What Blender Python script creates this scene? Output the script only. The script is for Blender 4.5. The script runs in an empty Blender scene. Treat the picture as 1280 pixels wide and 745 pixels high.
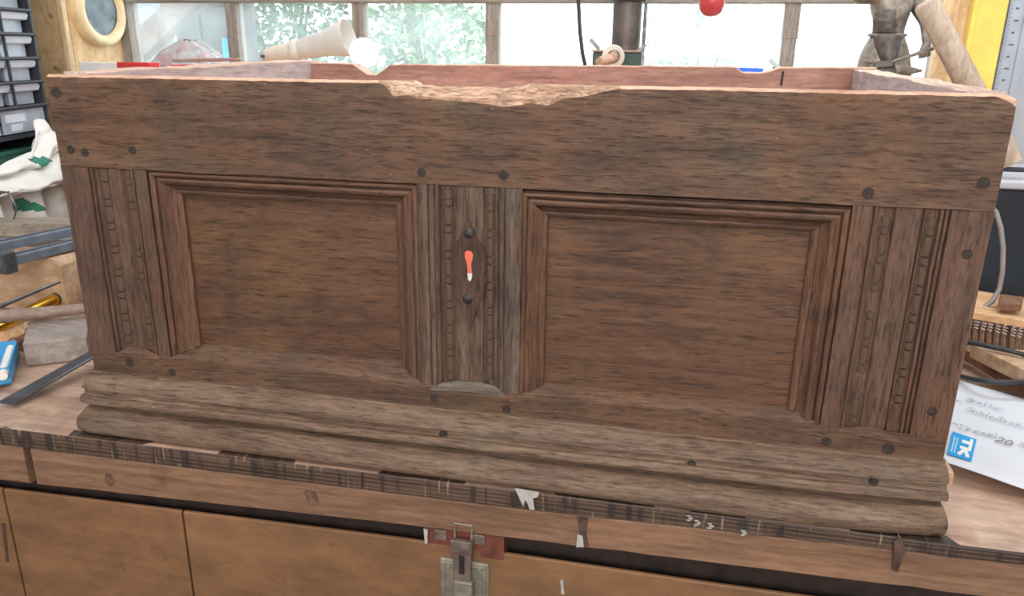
import bpy, bmesh, math, random
from mathutils import Vector, Matrix, noise
random.seed(7)
S = bpy.context.scene
COL = S.collection

# ------------------------------------------------------------------ camera
cd = bpy.data.cameras.new('camera'); cam = bpy.data.objects.new('camera', cd); COL.objects.link(cam)
cd.sensor_width = 36.0; cd.lens = 27.0751; cd.clip_start = 0.02; cd.clip_end = 200
cam.matrix_world = Matrix(((0.977542, -0.076260, 0.196458, 0.252117), (0.210361, 0.297186, -0.931359, -0.935583), (0.012641, 0.951769, 0.306554, 0.562632), (0.000000, 0.000000, 0.000000, 1.000000)))
S.camera = cam

# ------------------------------------------------------------------ sky
w = bpy.data.worlds.new('sky'); S.world = w; w.use_nodes = True
bg = w.node_tree.nodes['Background']
bg.inputs['Color'].default_value = (0.86, 0.95, 1.0, 1); bg.inputs['Strength'].default_value = 4.2

# ------------------------------------------------------------------ unseen fill lights added to brighten the workshop
def area(name, loc, target, sx, sy, power, col):
    l = bpy.data.lights.new(name, 'AREA'); l.shape = 'RECTANGLE'; l.size = sx; l.size_y = sy
    l.energy = power; l.color = col
    o = bpy.data.objects.new(name, l); COL.objects.link(o); o.location = loc
    o.rotation_euler = (Vector(target) - Vector(loc)).to_track_quat('-Z', 'Y').to_euler()
    return o
area('rear_fill_light', (0.5, -3.2, 1.25), (0.1, 0.0, 0.2), 2.6, 1.5, 100, (1.0, 0.97, 0.94))  # added fill for the chest front, unseen behind the camera
area('ceiling_fill_light', (0.0, -0.9, 1.75), (0.0, -0.5, 0.0), 2.4, 0.5, 22, (1.0, 0.95, 0.9))  # added overhead fill, no lamp is modelled there
area('side_fill_light', (1.66, .55, 1.25), (.6, .45, 0), 1.1, .9, 13, (0.90, 0.96, 1.0))  # added fill to brighten the right end of the bench, no opening there
area('overhead_fill_light', (0.1, 0.85, 1.78), (0.1, 0.7, 0.0), 2.2, 0.7, 26, (0.92, 0.97, 1.0))  # added fill over the bench, the ceiling is closed there

S.view_settings.view_transform = 'Standard'; S.view_settings.look = 'None'
S.view_settings.exposure = 0.0; S.view_settings.gamma = 1.0; S.view_settings.use_curve_mapping = False

# ------------------------------------------------------------------ materials
def lin(c):
    r = []
    for v in c:
        v = v / 255.0
        r.append(v / 12.92 if v <= 0.04045 else ((v + 0.055) / 1.055) ** 2.4)
    return (r[0], r[1], r[2], 1.0)
class NT:
    def __init__(s, name):
        s.m = bpy.data.materials.new(name); s.m.use_nodes = True
        s.t = s.m.node_tree; s.b = s.t.nodes['Principled BSDF']; s.out = s.t.nodes['Material Output']
    def n(s, typ, **kw):
        x = s.t.nodes.new(typ)
        for k, v in kw.items(): setattr(x, k, v)
        return x
    def l(s, a, b): s.t.links.new(a, b)
    def mapping(s, scale, rot=(0, 0, 0)):
        tc = s.n('ShaderNodeTexCoord'); mp = s.n('ShaderNodeMapping')
        mp.inputs['Scale'].default_value = scale; mp.inputs['Rotation'].default_value = rot
        s.l(tc.outputs['Object'], mp.inputs['Vector']); return mp.outputs['Vector']
    def noise(s, vec, scale=1, detail=6, rough=.6, dist=0):
        x = s.n('ShaderNodeTexNoise'); x.inputs['Scale'].default_value = scale
        x.inputs['Detail'].default_value = detail; x.inputs['Roughness'].default_value = rough
        x.inputs['Distortion'].default_value = dist; s.l(vec, x.inputs['Vector']); return x.outputs['Fac']
    def ramp(s, fac, stops, interp='LINEAR'):
        x = s.n('ShaderNodeValToRGB'); x.color_ramp.interpolation = interp
        e = x.color_ramp.elements
        while len(e) < len(stops): e.new(.5)
        for i, (p, c) in enumerate(stops):
            e[i].position = p; e[i].color = c if len(c) == 4 else lin(c)
        s.l(fac, x.inputs['Fac']); return x.outputs['Color']
    def mix(s, fac, a, b, typ='MIX'):
        x = s.n('ShaderNodeMix', data_type='RGBA', blend_type=typ)
        for v, i in ((fac, 0), (a, 6), (b, 7)):
            if hasattr(v, 'is_output'): s.l(v, x.inputs[i])
            else: x.inputs[i].default_value = v
        return x.outputs[2]
    def math(s, op, a, b):
        x = s.n('ShaderNodeMath', operation=op)
        for v, i in ((a, 0), (b, 1)):
            if hasattr(v, 'is_output'): s.l(v, x.inputs[i])
            else: x.inputs[i].default_value = v
        return x.outputs[0]
    def bump(s, h, strength, dist=.002):
        x = s.n('ShaderNodeBump'); x.inputs['Strength'].default_value = strength
        x.inputs['Distance'].default_value = dist; s.l(h, x.inputs['Height'])
        s.l(x.outputs['Normal'], s.b.inputs['Normal'])
W0, W1 = (0, 0, 0, 1), (1, 1, 1, 1)
def wood(name, dark, mid, light, axis='X', along=2.0, across=34.0, patches=(), rough=.62, bump=.5, pore=.6, porec=(30, 22, 20), spec=.35, specks=None, fine=9):
    k = NT(name)
    def sc(a, c):
        v = [c, c, c]; v['XYZ'.index(axis)] = a; return tuple(v)
    v1 = k.mapping(sc(along, across)); v2 = k.mapping(sc(along * fine, across * 6.5)); v3 = k.mapping((1, 1, 1))
    g = k.noise(v1, 1, 7, .68, .7)
    col = k.ramp(g, ((.28, dark), (.5, mid), (.74, light)))
    for (pc, psc, lo, hi, amt) in patches:
        f = k.ramp(k.noise(v3, psc, 5, .62, .4), ((lo, W0), (hi, (amt, amt, amt, 1))))
        col = k.mix(f, col, lin(pc))
    p = k.noise(v2, 1, 4, .6, .3)
    pf = k.ramp(p, ((.52, W0), (.68, (pore, pore, pore, 1))))
    col = k.mix(pf, col, lin(porec))
    if specks:
        f = k.ramp(k.noise(k.mapping(sc(90, 420)), 1, 2, .5, 0), ((.735, W0), (.77, (.6, .6, .6, 1))))
        col = k.mix(f, col, lin(specks))
    fl = k.noise(k.mapping(sc(along * 14, across * 4)), 1, 3, .7, .2)
    col = k.mix(.55, col, k.ramp(fl, ((.30, (.62, .62, .62, 1)), (.70, (1.32, 1.32, 1.32, 1)))), 'MULTIPLY')
    k.l(col, k.b.inputs['Base Color'])
    h = k.math('SUBTRACT', k.math('MULTIPLY', g, .8), k.math('MULTIPLY', pf, .7))
    k.bump(h, bump, .003)
    k.b.inputs['Roughness'].default_value = rough
    k.b.inputs['Specular IOR Level'].default_value = spec
    return k.m
def plain(name, c, rough=.5, metal=0.0, var=.12, scale=25, bump=.1, spec=.4, trans=0.0, coat=0):
    k = NT(name); v = k.mapping((1, 1, 1))
    f = k.noise(v, scale, 5, .6, .2)
    lo = tuple(max(0, x * (1 - var)) for x in c); hi = tuple(min(255, x * (1 + var)) for x in c)
    k.l(k.ramp(f, ((.3, lo), (.7, hi))), k.b.inputs['Base Color'])
    k.b.inputs['Roughness'].default_value = rough; k.b.inputs['Metallic'].default_value = metal
    k.b.inputs['Specular IOR Level'].default_value = spec
    k.b.inputs['Transmission Weight'].default_value = trans
    k.b.inputs['Coat Weight'].default_value = coat
    if bump: k.bump(f, bump, .002)
    return k.m
GREY = ((88, 84, 74), 7, .50, .72, .65)
GREEN = ((66, 70, 56), 9, .52, .74, .5)
BLACK = ((40, 34, 32), 6, .54, .76, .7)
WARM = ((116, 80, 52), 4, .50, .70, .5)
M = {}
M['oak_rail'] = wood('dark_oak_long_grain', (62, 45, 36), (94, 69, 54), (114, 88, 70), 'X', 4.5, 52, (WARM, BLACK, GREEN), specks=(170, 150, 135))
M['oak_panel'] = wood('dark_oak_panel', (60, 40, 29), (90, 62, 45), (108, 77, 56), 'X', 3.6, 44, (((110, 80, 52), 5, .50, .70, .6), BLACK), bump=.35, specks=(140, 115, 100))
M['oak_stile'] = wood('dark_oak_upright_grain', (62, 45, 37), (93, 68, 55), (112, 86, 72), 'Z', 4.0, 50, (WARM, BLACK, GREEN))
M['oak_muntin'] = wood('dark_oak_centre_upright', (58, 45, 38), (94, 74, 61), (120, 99, 84), 'Z', 3.6, 62, (GREY, BLACK), pore=.75)
M['oak_frame_x'] = wood('dark_oak_moulding_long', (56, 39, 31), (92, 65, 50), (112, 84, 67), 'X', 4.0, 58, (BLACK,), bump=.4)
M['oak_frame_z'] = wood('dark_oak_moulding_upright', (58, 40, 32), (92, 64, 50), (112, 83, 66), 'Z', 3.6, 62, (WARM, BLACK), bump=.55)
M['oak_base'] = wood('weathered_oak_plinth', (72, 54, 42), (111, 89, 73), (138, 116, 97), 'X', 4.2, 52, (((116, 104, 88), 5, .52, .72, .55), ((84, 62, 47), 4, .52, .74, .6)), specks=(175, 160, 140))
M['oak_fresh'] = wood('broken_pale_oak', (120, 88, 68), (190, 154, 128), (226, 198, 174), 'X', 8, 90, (((96, 70, 56), 22, .56, .72, .7),), bump=1.0, pore=.5, porec=(90, 62, 48))
M['oak_top'] = wood('worn_skylit_oak_edge', (150, 112, 90), (198, 158, 134), (226, 192, 168), 'X', 5, 60, (), bump=.5, pore=.3, porec=(110, 80, 62))  # worn edge; window light falling on the top is painted in too
M['oak_inner'] = wood('glare_paled_bare_oak_inside', (136, 98, 86), (172, 130, 116), (190, 152, 138), 'X', 2, 26, (((140, 98, 84), 6, .5, .7, .6),), pore=.35, porec=(96, 62, 52), bump=.3)  # bare oak, lightened to carry the veil of window glare
M['oak_gouge'] = wood('grey_gouged_oak', (74, 66, 58), (100, 90, 79), (122, 113, 100), 'X', 6, 60, (), bump=.4, pore=.3)
M['oak_bead'] = wood('dark_oak_beads', (58, 44, 36), (92, 71, 57), (114, 92, 76), 'Z', 6, 60, (GREEN,), bump=.4)
M['peg'] = wood('dark_peg_end_grain', (40, 34, 32), (58, 48, 42), (76, 64, 54), 'Y', 30, 120, (), rough=.8)
M['iron'] = plain('old_iron', (66, 62, 60), .55, .6, .3, 160, .5)
M['escut'] = wood('stained_wood_under_lock_plate', (44, 32, 26), (68, 50, 42), (90, 70, 60), 'Z', 4, 60, (((98, 70, 56), 30, .5, .7, .6),), bump=.4)

# ------------------------------------------------------------------ mesh helpers (all coordinates in metres, in the room)
class MB:
    def __init__(s): s.v = []; s.f = []; s.m = []
    def add(s, verts, faces, mi=0):
        b = len(s.v); s.v += [tuple(v) for v in verts]
        for f in faces: s.f.append([b + i for i in f]); s.m.append(mi)
        return b
    def obox(s, c, ax, ay, az, mi=0):
        c, ax, ay, az = map(Vector, (c, ax, ay, az))
        vs = [c + ax * i + ay * j + az * k for i in (-1, 1) for j in (-1, 1) for k in (-1, 1)]
        s.add(vs, [(0, 1, 3, 2), (4, 6, 7, 5), (0, 4, 5, 1), (2, 3, 7, 6), (0, 2, 6, 4), (1, 5, 7, 3)], mi); return s
    def box(s, x0, x1, y0, y1, z0, z1, mi=0):
        return s.obox(((x0 + x1) / 2, (y0 + y1) / 2, (z0 + z1) / 2), ((x1 - x0) / 2, 0, 0), (0, (y1 - y0) / 2, 0), (0, 0, (z1 - z0) / 2), mi)
    def bar(s, a, b, wdt, hgt, up=(0, 0, 1), mi=0):
        a, b = Vector(a), Vector(b); d = (b - a); n = d.normalized(); up = Vector(up)
        side = n.cross(up).normalized(); u = side.cross(n).normalized()
        return s.obox((a + b) / 2, d / 2, side * wdt / 2, u * hgt / 2, mi)
    def grid(s, nu, nv, fn, mi=0, closeu=False):
        vs = [fn(i / (nu if closeu else nu - 1), j / (nv - 1)) for i in range(nu) for j in range(nv)]
        fs = []
        for i in range(nu if closeu else nu - 1):
            for j in range(nv - 1):
                a = i * nv + j; b = ((i + 1) % nu) * nv + j
                fs.append((a, b, b + 1, a + 1))
        s.add(vs, fs, mi); return s
    def tube(s, path, r, n=10, mi=0, caps=True):
        path = [Vector(p) for p in path]; rs = r if isinstance(r, (list, tuple)) else [r] * len(path)
        prev = None; rings = []
        for i, p in enumerate(path):
            t = (path[min(i + 1, len(path) - 1)] - path[max(i - 1, 0)]).normalized()
            if prev is None:
                ref = Vector((0, 0, 1)) if abs(t.z) < .9 else Vector((1, 0, 0)); u = t.cross(ref).normalized()
            else: u = (prev - t * prev.dot(t)).normalized()
            prev = u; v = t.cross(u)
            rings.append([p + (u * math.cos(2 * math.pi * k / n) + v * math.sin(2 * math.pi * k / n)) * rs[i] for k in range(n)])
        vs = [q for ring in rings for q in ring]; fs = []
        for i in range(len(rings) - 1):
            for k in range(n):
                a = i * n + k; b = i * n + (k + 1) % n
                fs.append((a, a + n, b + n, b))
        if caps:
            fs.append(tuple(range(n))); fs.append(tuple((len(rings) - 1) * n + k for k in reversed(range(n))))
        s.add(vs, fs, mi); return s
    def lathe(s, prof, origin, axis=(0, 0, 1), n=20, mi=0):
        ax = Vector(axis).normalized(); o = Vector(origin)
        return s.tube([o + ax * h for r, h in prof], [max(r, 1e-4) for r, h in prof], n, mi) if all(prof[i + 1][1] > prof[i][1] for i in range(len(prof) - 1)) else s._lathe2(prof, o, ax, n, mi)
    def _lathe2(s, prof, o, ax, n, mi):
        ref = Vector((0, 0, 1)) if abs(ax.z) < .9 else Vector((1, 0, 0)); u = ax.cross(ref).normalized(); v = ax.cross(u)
        vs = []; fs = []
        for r, h in prof:
            for k in range(n):
                a = 2 * math.pi * k / n; vs.append(o + ax * h + (u * math.cos(a) + v * math.sin(a)) * max(r, 1e-4))
        for i in range(len(prof) - 1):
            for k in range(n):
                a = i * n + k; b = i * n + (k + 1) % n; fs.append((a, b, b + n, a + n))
        s.add(vs, fs, mi); return s
    def prism(s, poly, off, mi=0, inset_mi=None):
        n = len(poly); off = Vector(off); p = [Vector(q) for q in poly]
        vs = p + [q + off for q in p]
        fs = [tuple(range(n)), tuple(reversed(range(n, 2 * n)))] + [(i, i + n, (i + 1) % n + n, (i + 1) % n) for i in range(n)]
        s.add(vs, fs, mi); return s
WL = {}
def wloc(o): return WL.get(o.name, Vector((0, 0, 0)))
def link(o, parent, world):
    COL.objects.link(o)
    world = Vector(world)
    if parent is not None:
        o.parent = parent; o.location = world - wloc(parent)
    else: o.location = world
    WL[o.name] = world
def obj(name, mb, mats, parent=None, origin=None, smooth=False, bevel=0, seg=2, sub=0, fix=True, angle=40):
    org = Vector(origin) if origin is not None else (wloc(parent) if parent else Vector((0, 0, 0)))
    me = bpy.data.meshes.new(name)
    me.from_pydata([tuple(Vector(v) - org) for v in mb.v], [], mb.f)
    for m in (mats if isinstance(mats, (list, tuple)) else [mats]): me.materials.append(m)
    for i, p in enumerate(me.polygons): p.material_index = mb.m[i]; p.use_smooth = bool(smooth)
    if fix:
        bm = bmesh.new(); bm.from_mesh(me); bmesh.ops.remove_doubles(bm, verts=bm.verts, dist=1e-6)
        bmesh.ops.recalc_face_normals(bm, faces=bm.faces); bm.to_mesh(me); bm.free()
    if smooth and angle < 180: me.set_sharp_from_angle(angle=math.radians(angle))
    o = bpy.data.objects.new(name, me); link(o, parent, org)
    if bevel:
        b = o.modifiers.new('bevel', 'BEVEL'); b.width = bevel; b.segments = seg; b.limit_method = 'ANGLE'; b.angle_limit = math.radians(35)
    if sub:
        b = o.modifiers.new('sub', 'SUBSURF'); b.levels = sub; b.render_levels = sub
    return o
def inst(name, me, parent, world, scale=(1, 1, 1), rot=(0, 0, 0)):
    o = bpy.data.objects.new(name, me); link(o, parent, world); o.scale = scale; o.rotation_euler = rot; return o
def tag(o, label=None, cat=None, group=None, kind=None):
    if label: o['label'] = label
    if cat: o['category'] = cat
    if group: o['group'] = group
    if kind: o['kind'] = kind
    return o
def thing(name, loc, label, cat, group=None):
    o = bpy.data.objects.new(name, None); o.empty_display_size = .05; link(o, None, loc); return tag(o, label, cat, group)
def struct(name, loc):
    o = bpy.data.objects.new(name, None); o.empty_display_size = .05; link(o, None, loc); return tag(o, kind='structure')
def nz(x, y=0.0, z=0.0): return noise.noise(Vector((x, y, z)))
def lerp(a, b, t): return a + (b - a) * t
def interp(pts, x):
    if x <= pts[0][0]: return pts[0][1]
    for (x0, y0), (x1, y1) in zip(pts, pts[1:]):
        if x <= x1: return y0 + (y1 - y0) * (x - x0) / max(1e-9, x1 - x0)
    return pts[-1][1]
BT = -0.005      # height of the bench top
FL = -0.88       # height of the floor

# ------------------------------------------------------------------ setting materials
M['plaster'] = plain('pale_wall_paint', (188, 188, 192), .8, var=.05, scale=4, bump=.1, spec=.2)
M['ceiling'] = plain('ceiling_paint', (200, 198, 194), .9, var=.04, scale=4, spec=.1)
M['concrete'] = plain('concrete_floor', (110, 106, 100), .8, var=.15, scale=6)
M['osb'] = None
def osb():
    k = NT('strand_board'); v = k.mapping((1, 1, 1))
    vo = k.n('ShaderNodeTexVoronoi'); vo.inputs['Scale'].default_value = 34
    k.l(k.mapping((1.6, 1.6, .8), (.4, .3, .6)), vo.inputs['Vector'])
    ch = k.ramp(vo.outputs['Color'], ((.1, (186, 146, 98)), (.5, (214, 178, 130)), (.9, (232, 202, 160))))
    f = k.noise(v, 16, 6, .7, .8); c2 = k.ramp(f, ((.3, (176, 136, 92)), (.52, (214, 180, 132)), (.75, (234, 206, 164))))
    c = k.mix(.6, ch, c2); kn = k.ramp(k.noise(v, 11, 2, .5, 0), ((.70, W0), (.76, W1)))
    c = k.mix(kn, c, lin((104, 66, 36))); k.l(c, k.b.inputs['Base Color']); k.b.inputs['Roughness'].default_value = .6
    k.bump(f, .3, .003); return k.m
M['osb'] = osb()
M['mullion'] = wood('grey_window_timber', (104, 96, 90), (140, 130, 122), (166, 156, 146), 'Z', 3, 60, (), bump=.4, pore=.3)  # both timber greys lightened to carry the haze at the window
M['mullion_x'] = wood('grey_window_timber_long', (104, 96, 90), (140, 130, 122), (166, 156, 146), 'X', 3, 60, (), bump=.4, pore=.3)
M['trim_pale'] = wood('pale_batten', (190, 160, 118), (214, 186, 146), (232, 210, 176), 'Z', 3, 50, (), bump=.2, pore=.2, porec=(150, 110, 70))
def glass():
    k = NT('hazy_window_glass'); k.t.nodes.remove(k.b)  # pale film added to give the panes an overexposed haze
    tr = k.n('ShaderNodeBsdfTransparent'); tl = k.n('ShaderNodeBsdfTranslucent'); gl = k.n('ShaderNodeBsdfGlossy')
    tl.inputs['Color'].default_value = (.85, .93, .95, 1); gl.inputs['Roughness'].default_value = .05
    v = k.mapping((1, 1, 1)); f = k.noise(v, 5, 6, .65, .4); s = k.noise(k.mapping((60, 1, 3)), 1, 4, .6, .5)
    d = k.ramp(k.math('ADD', k.math('MULTIPLY', f, .7), k.math('MULTIPLY', s, .3)), ((.35, (.07, .07, .07, 1)), (.7, (.24, .24, .24, 1))))
    m1 = k.n('ShaderNodeMixShader'); k.l(d, m1.inputs[0]); k.l(tr.outputs[0], m1.inputs[1]); k.l(tl.outputs[0], m1.inputs[2])
    m2 = k.n('ShaderNodeMixShader'); m2.inputs[0].default_value = .04; k.l(m1.outputs[0], m2.inputs[1]); k.l(gl.outputs[0], m2.inputs[2])
    k.l(m2.outputs[0], k.out.inputs['Surface']); return k.m
M['glass'] = glass()

# ------------------------------------------------------------------ room shell
YB = 1.5
tag(obj('floor', MB().box(-1.95, 1.75, -3.7, 1.62, FL - .05, FL), M['concrete'], origin=(0, 0, FL)), kind='structure')
tag(obj('ceiling', MB().box(-1.95, 1.75, -3.7, 1.62, 1.9, 1.96), M['ceiling'], origin=(0, 0, 1.9)), kind='structure')
tag(obj('wall_left', MB().box(-1.98, -1.9, -3.7, 1.62, FL, 1.9), M['plaster'], origin=(-1.94, -1, FL)), kind='structure')
tag(obj('wall_right', MB().box(1.7, 1.78, -3.7, 1.62, FL, 1.9), M['plaster'], origin=(1.74, -1, FL)), kind='structure')
tag(obj('wall_front', MB().box(-1.95, 1.75, -3.78, -3.7, FL, 1.9), M['plaster'], origin=(0, -3.7, FL)), kind='structure')
wb = MB().box(-1.95, 1.75, YB, YB + .1, FL, .36).box(-1.95, 1.75, YB, YB + .1, 1.45, 1.9)
wb.box(-1.95, -1.64, YB, YB + .1, .36, 1.45).box(.955, 1.75, YB, YB + .1, .36, 1.45)
tag(obj('wall_back', wb, M['plaster'], origin=(0, YB + .05, FL)), kind='structure')
win = struct('window_1', (-.35, YB + .03, .36))
fr = obj('frame', MB().box(-1.64, -1.605, YB, YB + .06, .36, 1.45).box(.925, .955, YB, YB + .06, .36, 1.45)
         .box(-1.605, .925, YB, YB + .06, .36, .40).box(-1.605, .925, YB, YB + .06, 1.41, 1.45), M['mullion'], win, bevel=.002)
obj('transom', MB().box(-1.605, .925, YB - .003, YB + .05, .698, .736), M['mullion_x'], win, bevel=.003)
mx = [-1.219, -.775, -.337, .082, .540]
for i, x in enumerate(mx):
    g = MB().grid(2, 12, lambda u, v: (0, 0, 0))
    g = MB()
    for j in range(10):
        z0 = .40 + j * .101; z1 = z0 + .1015
        g.box(x - .020 + nz(x * 9, z0 * 7) * .003, x + .020 + nz(x * 5, z0 * 9) * .003, YB + .002, YB + .05, z0, min(z1, 1.41))
    obj('mullion', g, M['mullion'], win, bevel=.002)
ex = [-1.605] + mx + [.925]
for a, b in zip(ex, ex[1:]):
    for z0, z1 in ((.40, .698), (.736, 1.41)):
        obj('pane', MB().box(a + .012, b - .012, YB + .022, YB + .026, z0 - .004, z1 + .004), M['glass'], win)
# boxed-in corner clad in strand board
pil = struct('trim_1', (-1.77, 1.37, BT))
obj('front_panel', MB().box(-1.9, -1.645, 1.25, 1.27, BT, 1.9), M['osb'], pil)
obj('side_panel', MB().box(-1.66, -1.64, 1.272, 1.5, BT, 1.9), M['osb'], pil)
obj('corner_batten', MB().box(-1.652, -1.632, 1.242, 1.262, BT, 1.9), M['trim_pale'], pil, bevel=.003)

# ------------------------------------------------------------------ out of doors
M['ground'] = plain('pale_gravel', (200, 198, 186), .9, var=.1, scale=8)
tag(obj('ground', MB().box(-14, 14, 1.7, 16, -1.0, -.95), M['ground'], origin=(0, 6, -.95)), kind='structure')
M['outwall'] = plain('whitewashed_wall', (146, 152, 150), .9, var=.05, scale=3)
M['slab'] = plain('grey_weathered_boards', (84, 77, 71), .9, var=.15, scale=3)
M['leaf'] = plain('leaves', (84, 120, 70), .6, var=.25, scale=2, bump=0)
M['leaf2'] = plain('glare_paled_leaves', (120, 152, 108), .6, var=.2, scale=2, bump=0)  # leaf green lightened to stand in for the glare outdoors
M['leaf3'] = plain('glare_bleached_leaves', (150, 182, 168), .6, var=.15, scale=2, bump=0)  # lightened further, so the foliage looks bleached by glare
M['bark'] = plain('bark', (110, 96, 84), .9, var=.2, scale=12)
M['tarp'] = plain('blue_tarpaulin', (20, 140, 235), .5, var=.12, scale=5)
M['beam'] = wood('weathered_beam', (92, 78, 70), (120, 102, 92), (138, 120, 108), 'Z', 2, 20, ())
t = thing('shed', (-4.15, 3.65, -.95), 'whitewashed shed wall with grey boarding beyond the left pane', 'shed')
obj('wall', MB().box(-4.9, -2.68, 3.2, 3.3, -.95, 2.6), M['outwall'], t)
for k in range(3):
    obj('board', MB().box(-2.67 + k * .17, -2.51 + k * .17, 3.3 + .01 * (k % 2), 3.34 + .01 * (k % 2), -.95, 2.4), M['slab'], t)
o = obj('timber_beam', MB().bar(Vector((-2.5259, 3.0500, 0.5828)) - (Vector((-2.1950, 3.0500, 0.7854)) - Vector((-2.5259, 3.0500, 0.5828))) * 3.4, Vector((-2.1950, 3.0500, 0.7854)) + Vector((.5, 0, .5)), .13, .10, (0, 1, 0)), M['beam'], origin=(-3.2, 3.05, -.3), bevel=.01)
tag(o, 'weathered timber leaning diagonally outside the leftmost pane', 'timber')
def tarpf(u, v):
    x = -2.22 + u * .14; z = lerp(-.945, .605, v) + .03 * nz(u * 3, 2) * v
    return (x, 2.9 + .06 * nz(u * 5, v * 4) + .15 * v, z)
o = obj('tarpaulin', MB().grid(12, 24, tarpf), M['tarp'], origin=(-1.95, 2.95, -.95), smooth=True)
md = o.modifiers.new('thick', 'SOLIDIFY'); md.thickness = .01
tag(o, 'bright blue tarpaulin outside the leftmost pane', 'tarpaulin')
def shrub(x, y, h, r, n, mat, label):
    t = thing('shrub', (x, y, -.95), label, 'shrub', 'shrubs outside the window')
    st = MB(); rnd = random.Random(int(x * 31 + y * 7))
    for k in range(5):
        a = rnd.uniform(0, 6.28); rr = r * .6
        st.tube([(x, y, -.95), (x + .3 * rr * math.cos(a), y + .3 * rr * math.sin(a), -.95 + h * .5), (x + rr * math.cos(a), y + rr * math.sin(a), -.95 + h * .9)], [.03, .02, .006], 6)
    obj('stems', st, M['bark'], t, fix=False)
    lf = MB()
    for k in range(n):
        while True:
            p = Vector((rnd.uniform(-1, 1), rnd.uniform(-1, 1), rnd.uniform(-1, 1)))
            if p.length < 1 and p.length > .35 + .4 * nz(p.x * 3 + x, p.y * 3, p.z * 3): break
        c = Vector((x + p.x * r, y + p.y * r * .7, -.95 + h * (.55 + .45 * p.z)))
        d = Vector((rnd.uniform(-1, 1), rnd.uniform(-1, 1), rnd.uniform(-1, .5))).normalized(); e = d.cross(Vector((rnd.uniform(-1, 1), rnd.uniform(-1, 1), 1))).normalized()
        L = rnd.uniform(.05, .11); wd = L * .3
        lf.add([c, c + d * L * .5 + e * wd, c + d * L, c + d * L * .5 - e * wd], [(0, 1, 2, 3)])
    tag(obj('foliage', lf, mat, t, fix=False), kind='stuff')
shrub(-2.85, 4.9, 2.6, .62, 3600, M['leaf'], 'leafy shrub outside the second pane from the left')
shrub(-1.65, 5.0, 2.5, .52, 3000, M['leaf2'], 'leafy shrub with glare-paled leaves outside the third pane from the left')
shrub(.42, 7.2, 2.5, .62, 2600, M['leaf3'], 'bluish shrub with glare-paled leaves outside the pane right of the steel pipe')

# ------------------------------------------------------------------ workbench
def ply():
    k = NT('layered_plywood_edge'); tc = k.n('ShaderNodeTexCoord'); sp = k.n('ShaderNodeSeparateXYZ'); k.l(tc.outputs['Object'], sp.inputs[0])
    g = k.noise(k.mapping((3, 10, 60)), 1, 6, .6, .4)
    v = k.noise(k.mapping((70, 10, 5)), 1, 5, .6, .2)
    base = k.ramp(g, ((.3, (34, 27, 25)), (.5, (66, 50, 42)), (.72, (98, 77, 62))))
    lay = k.math('SINE', k.math('MULTIPLY', sp.outputs['Z'], 1000), 0)
    base = k.mix(k.ramp(lay, ((.55, W0), (.95, (.6, .6, .6, 1)))), base, lin((122, 94, 72)))
    base = k.mix(k.ramp(v, ((.50, W0), (.60, (.75, .75, .75, 1)))), base, lin((34, 27, 26)))
    base = k.mix(k.ramp(k.noise(k.mapping((150, 4, 14)), 1, 3, .6, .1), ((.60, W0), (.68, (.7, .7, .7, 1)))), base, lin((166, 144, 114)))
    wp = k.ramp(k.noise(k.mapping((16, 3, 14)), 1, 3, .6, .2), ((.70, W0), (.72, (.6, .6, .6, 1))))
    base = k.mix(wp, base, lin((60, 46, 40)))
    k.l(base, k.b.inputs['Base Color']); k.b.inputs['Roughness'].default_value = .55; k.bump(g, .6, .003); return k.m
M['ply'] = ply()
M['bench_top'] = wood('worn_bench_top', (144, 114, 96), (186, 154, 133), (210, 183, 162), 'X', 1.6, 16, (((112, 92, 78), 4, .5, .7, .8), ((196, 176, 156), 9, .54, .68, .7)), rough=.33, bump=.25, pore=.3, porec=(86, 64, 52), spec=.5, specks=(220, 214, 204))  # worn wood; its pale tone also stands in for a bright reflection
M['bench_rail'] = wood('bench_rail_wood', (98, 72, 55), (130, 98, 76), (150, 118, 94), 'X', 1.4, 26, (((70, 48, 38), 8, .62, .78, .8), ((150, 112, 84), 3, .5, .7, .6)), bump=.3, pore=.35, porec=(74, 52, 42))
M['door'] = wood('plywood_door', (102, 73, 50), (126, 91, 63), (138, 102, 72), 'X', 1.0, 7, (((94, 72, 46), 5, .5, .75, .6), ((74, 54, 42), 26, .66, .78, .7)), bump=.12, pore=.25, porec=(92, 64, 46))
M['dark'] = plain('dark_recess_board', (44, 34, 30), .9, var=.3, scale=30)
M['knot'] = plain('dark_knot', (94, 68, 53), .7, var=.3, scale=120)
M['paintw'] = plain('white_paint_splash', (168, 163, 158), .5, var=.08, scale=80)
M['paintd'] = plain('dark_paint_run', (74, 55, 47), .6, var=.3, scale=60)
def fy(x): return lerp(-.048, -.033, (x + .75) / 1.45)
XB0, XB1 = -1.62, 1.5
bandb = [(-1.62, -.038), (-.76, -.037), (.07, -.034), (.69, -.0225), (1.5, -.015)]
railb = [(-1.62, -.118), (-.766, -.103), (-.09, -.085), (.584, -.077), (1.5, -.072)]
doort = [(-1.62, -.126), (-.77, -.121), (-.09, -.111), (.35, -.115), (1.5, -.112)]
bench = thing('workbench', (0, .72, FL), 'long timber workbench with plywood doors under the carved chest', 'workbench')
def topf(u, v):
    x = lerp(XB0, XB1, u); return (x, lerp(fy(x), YB - .005, v), BT - .0012 + .0005 * nz(x * 8, v * 8))
g = MB(); nx, ny = 90, 16
g.grid(nx, ny, topf)
g.box(XB0, XB1, .0, YB - .005, BT - .04, BT - .005)
obj('benchtop', g, M['bench_top'], bench)
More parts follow.
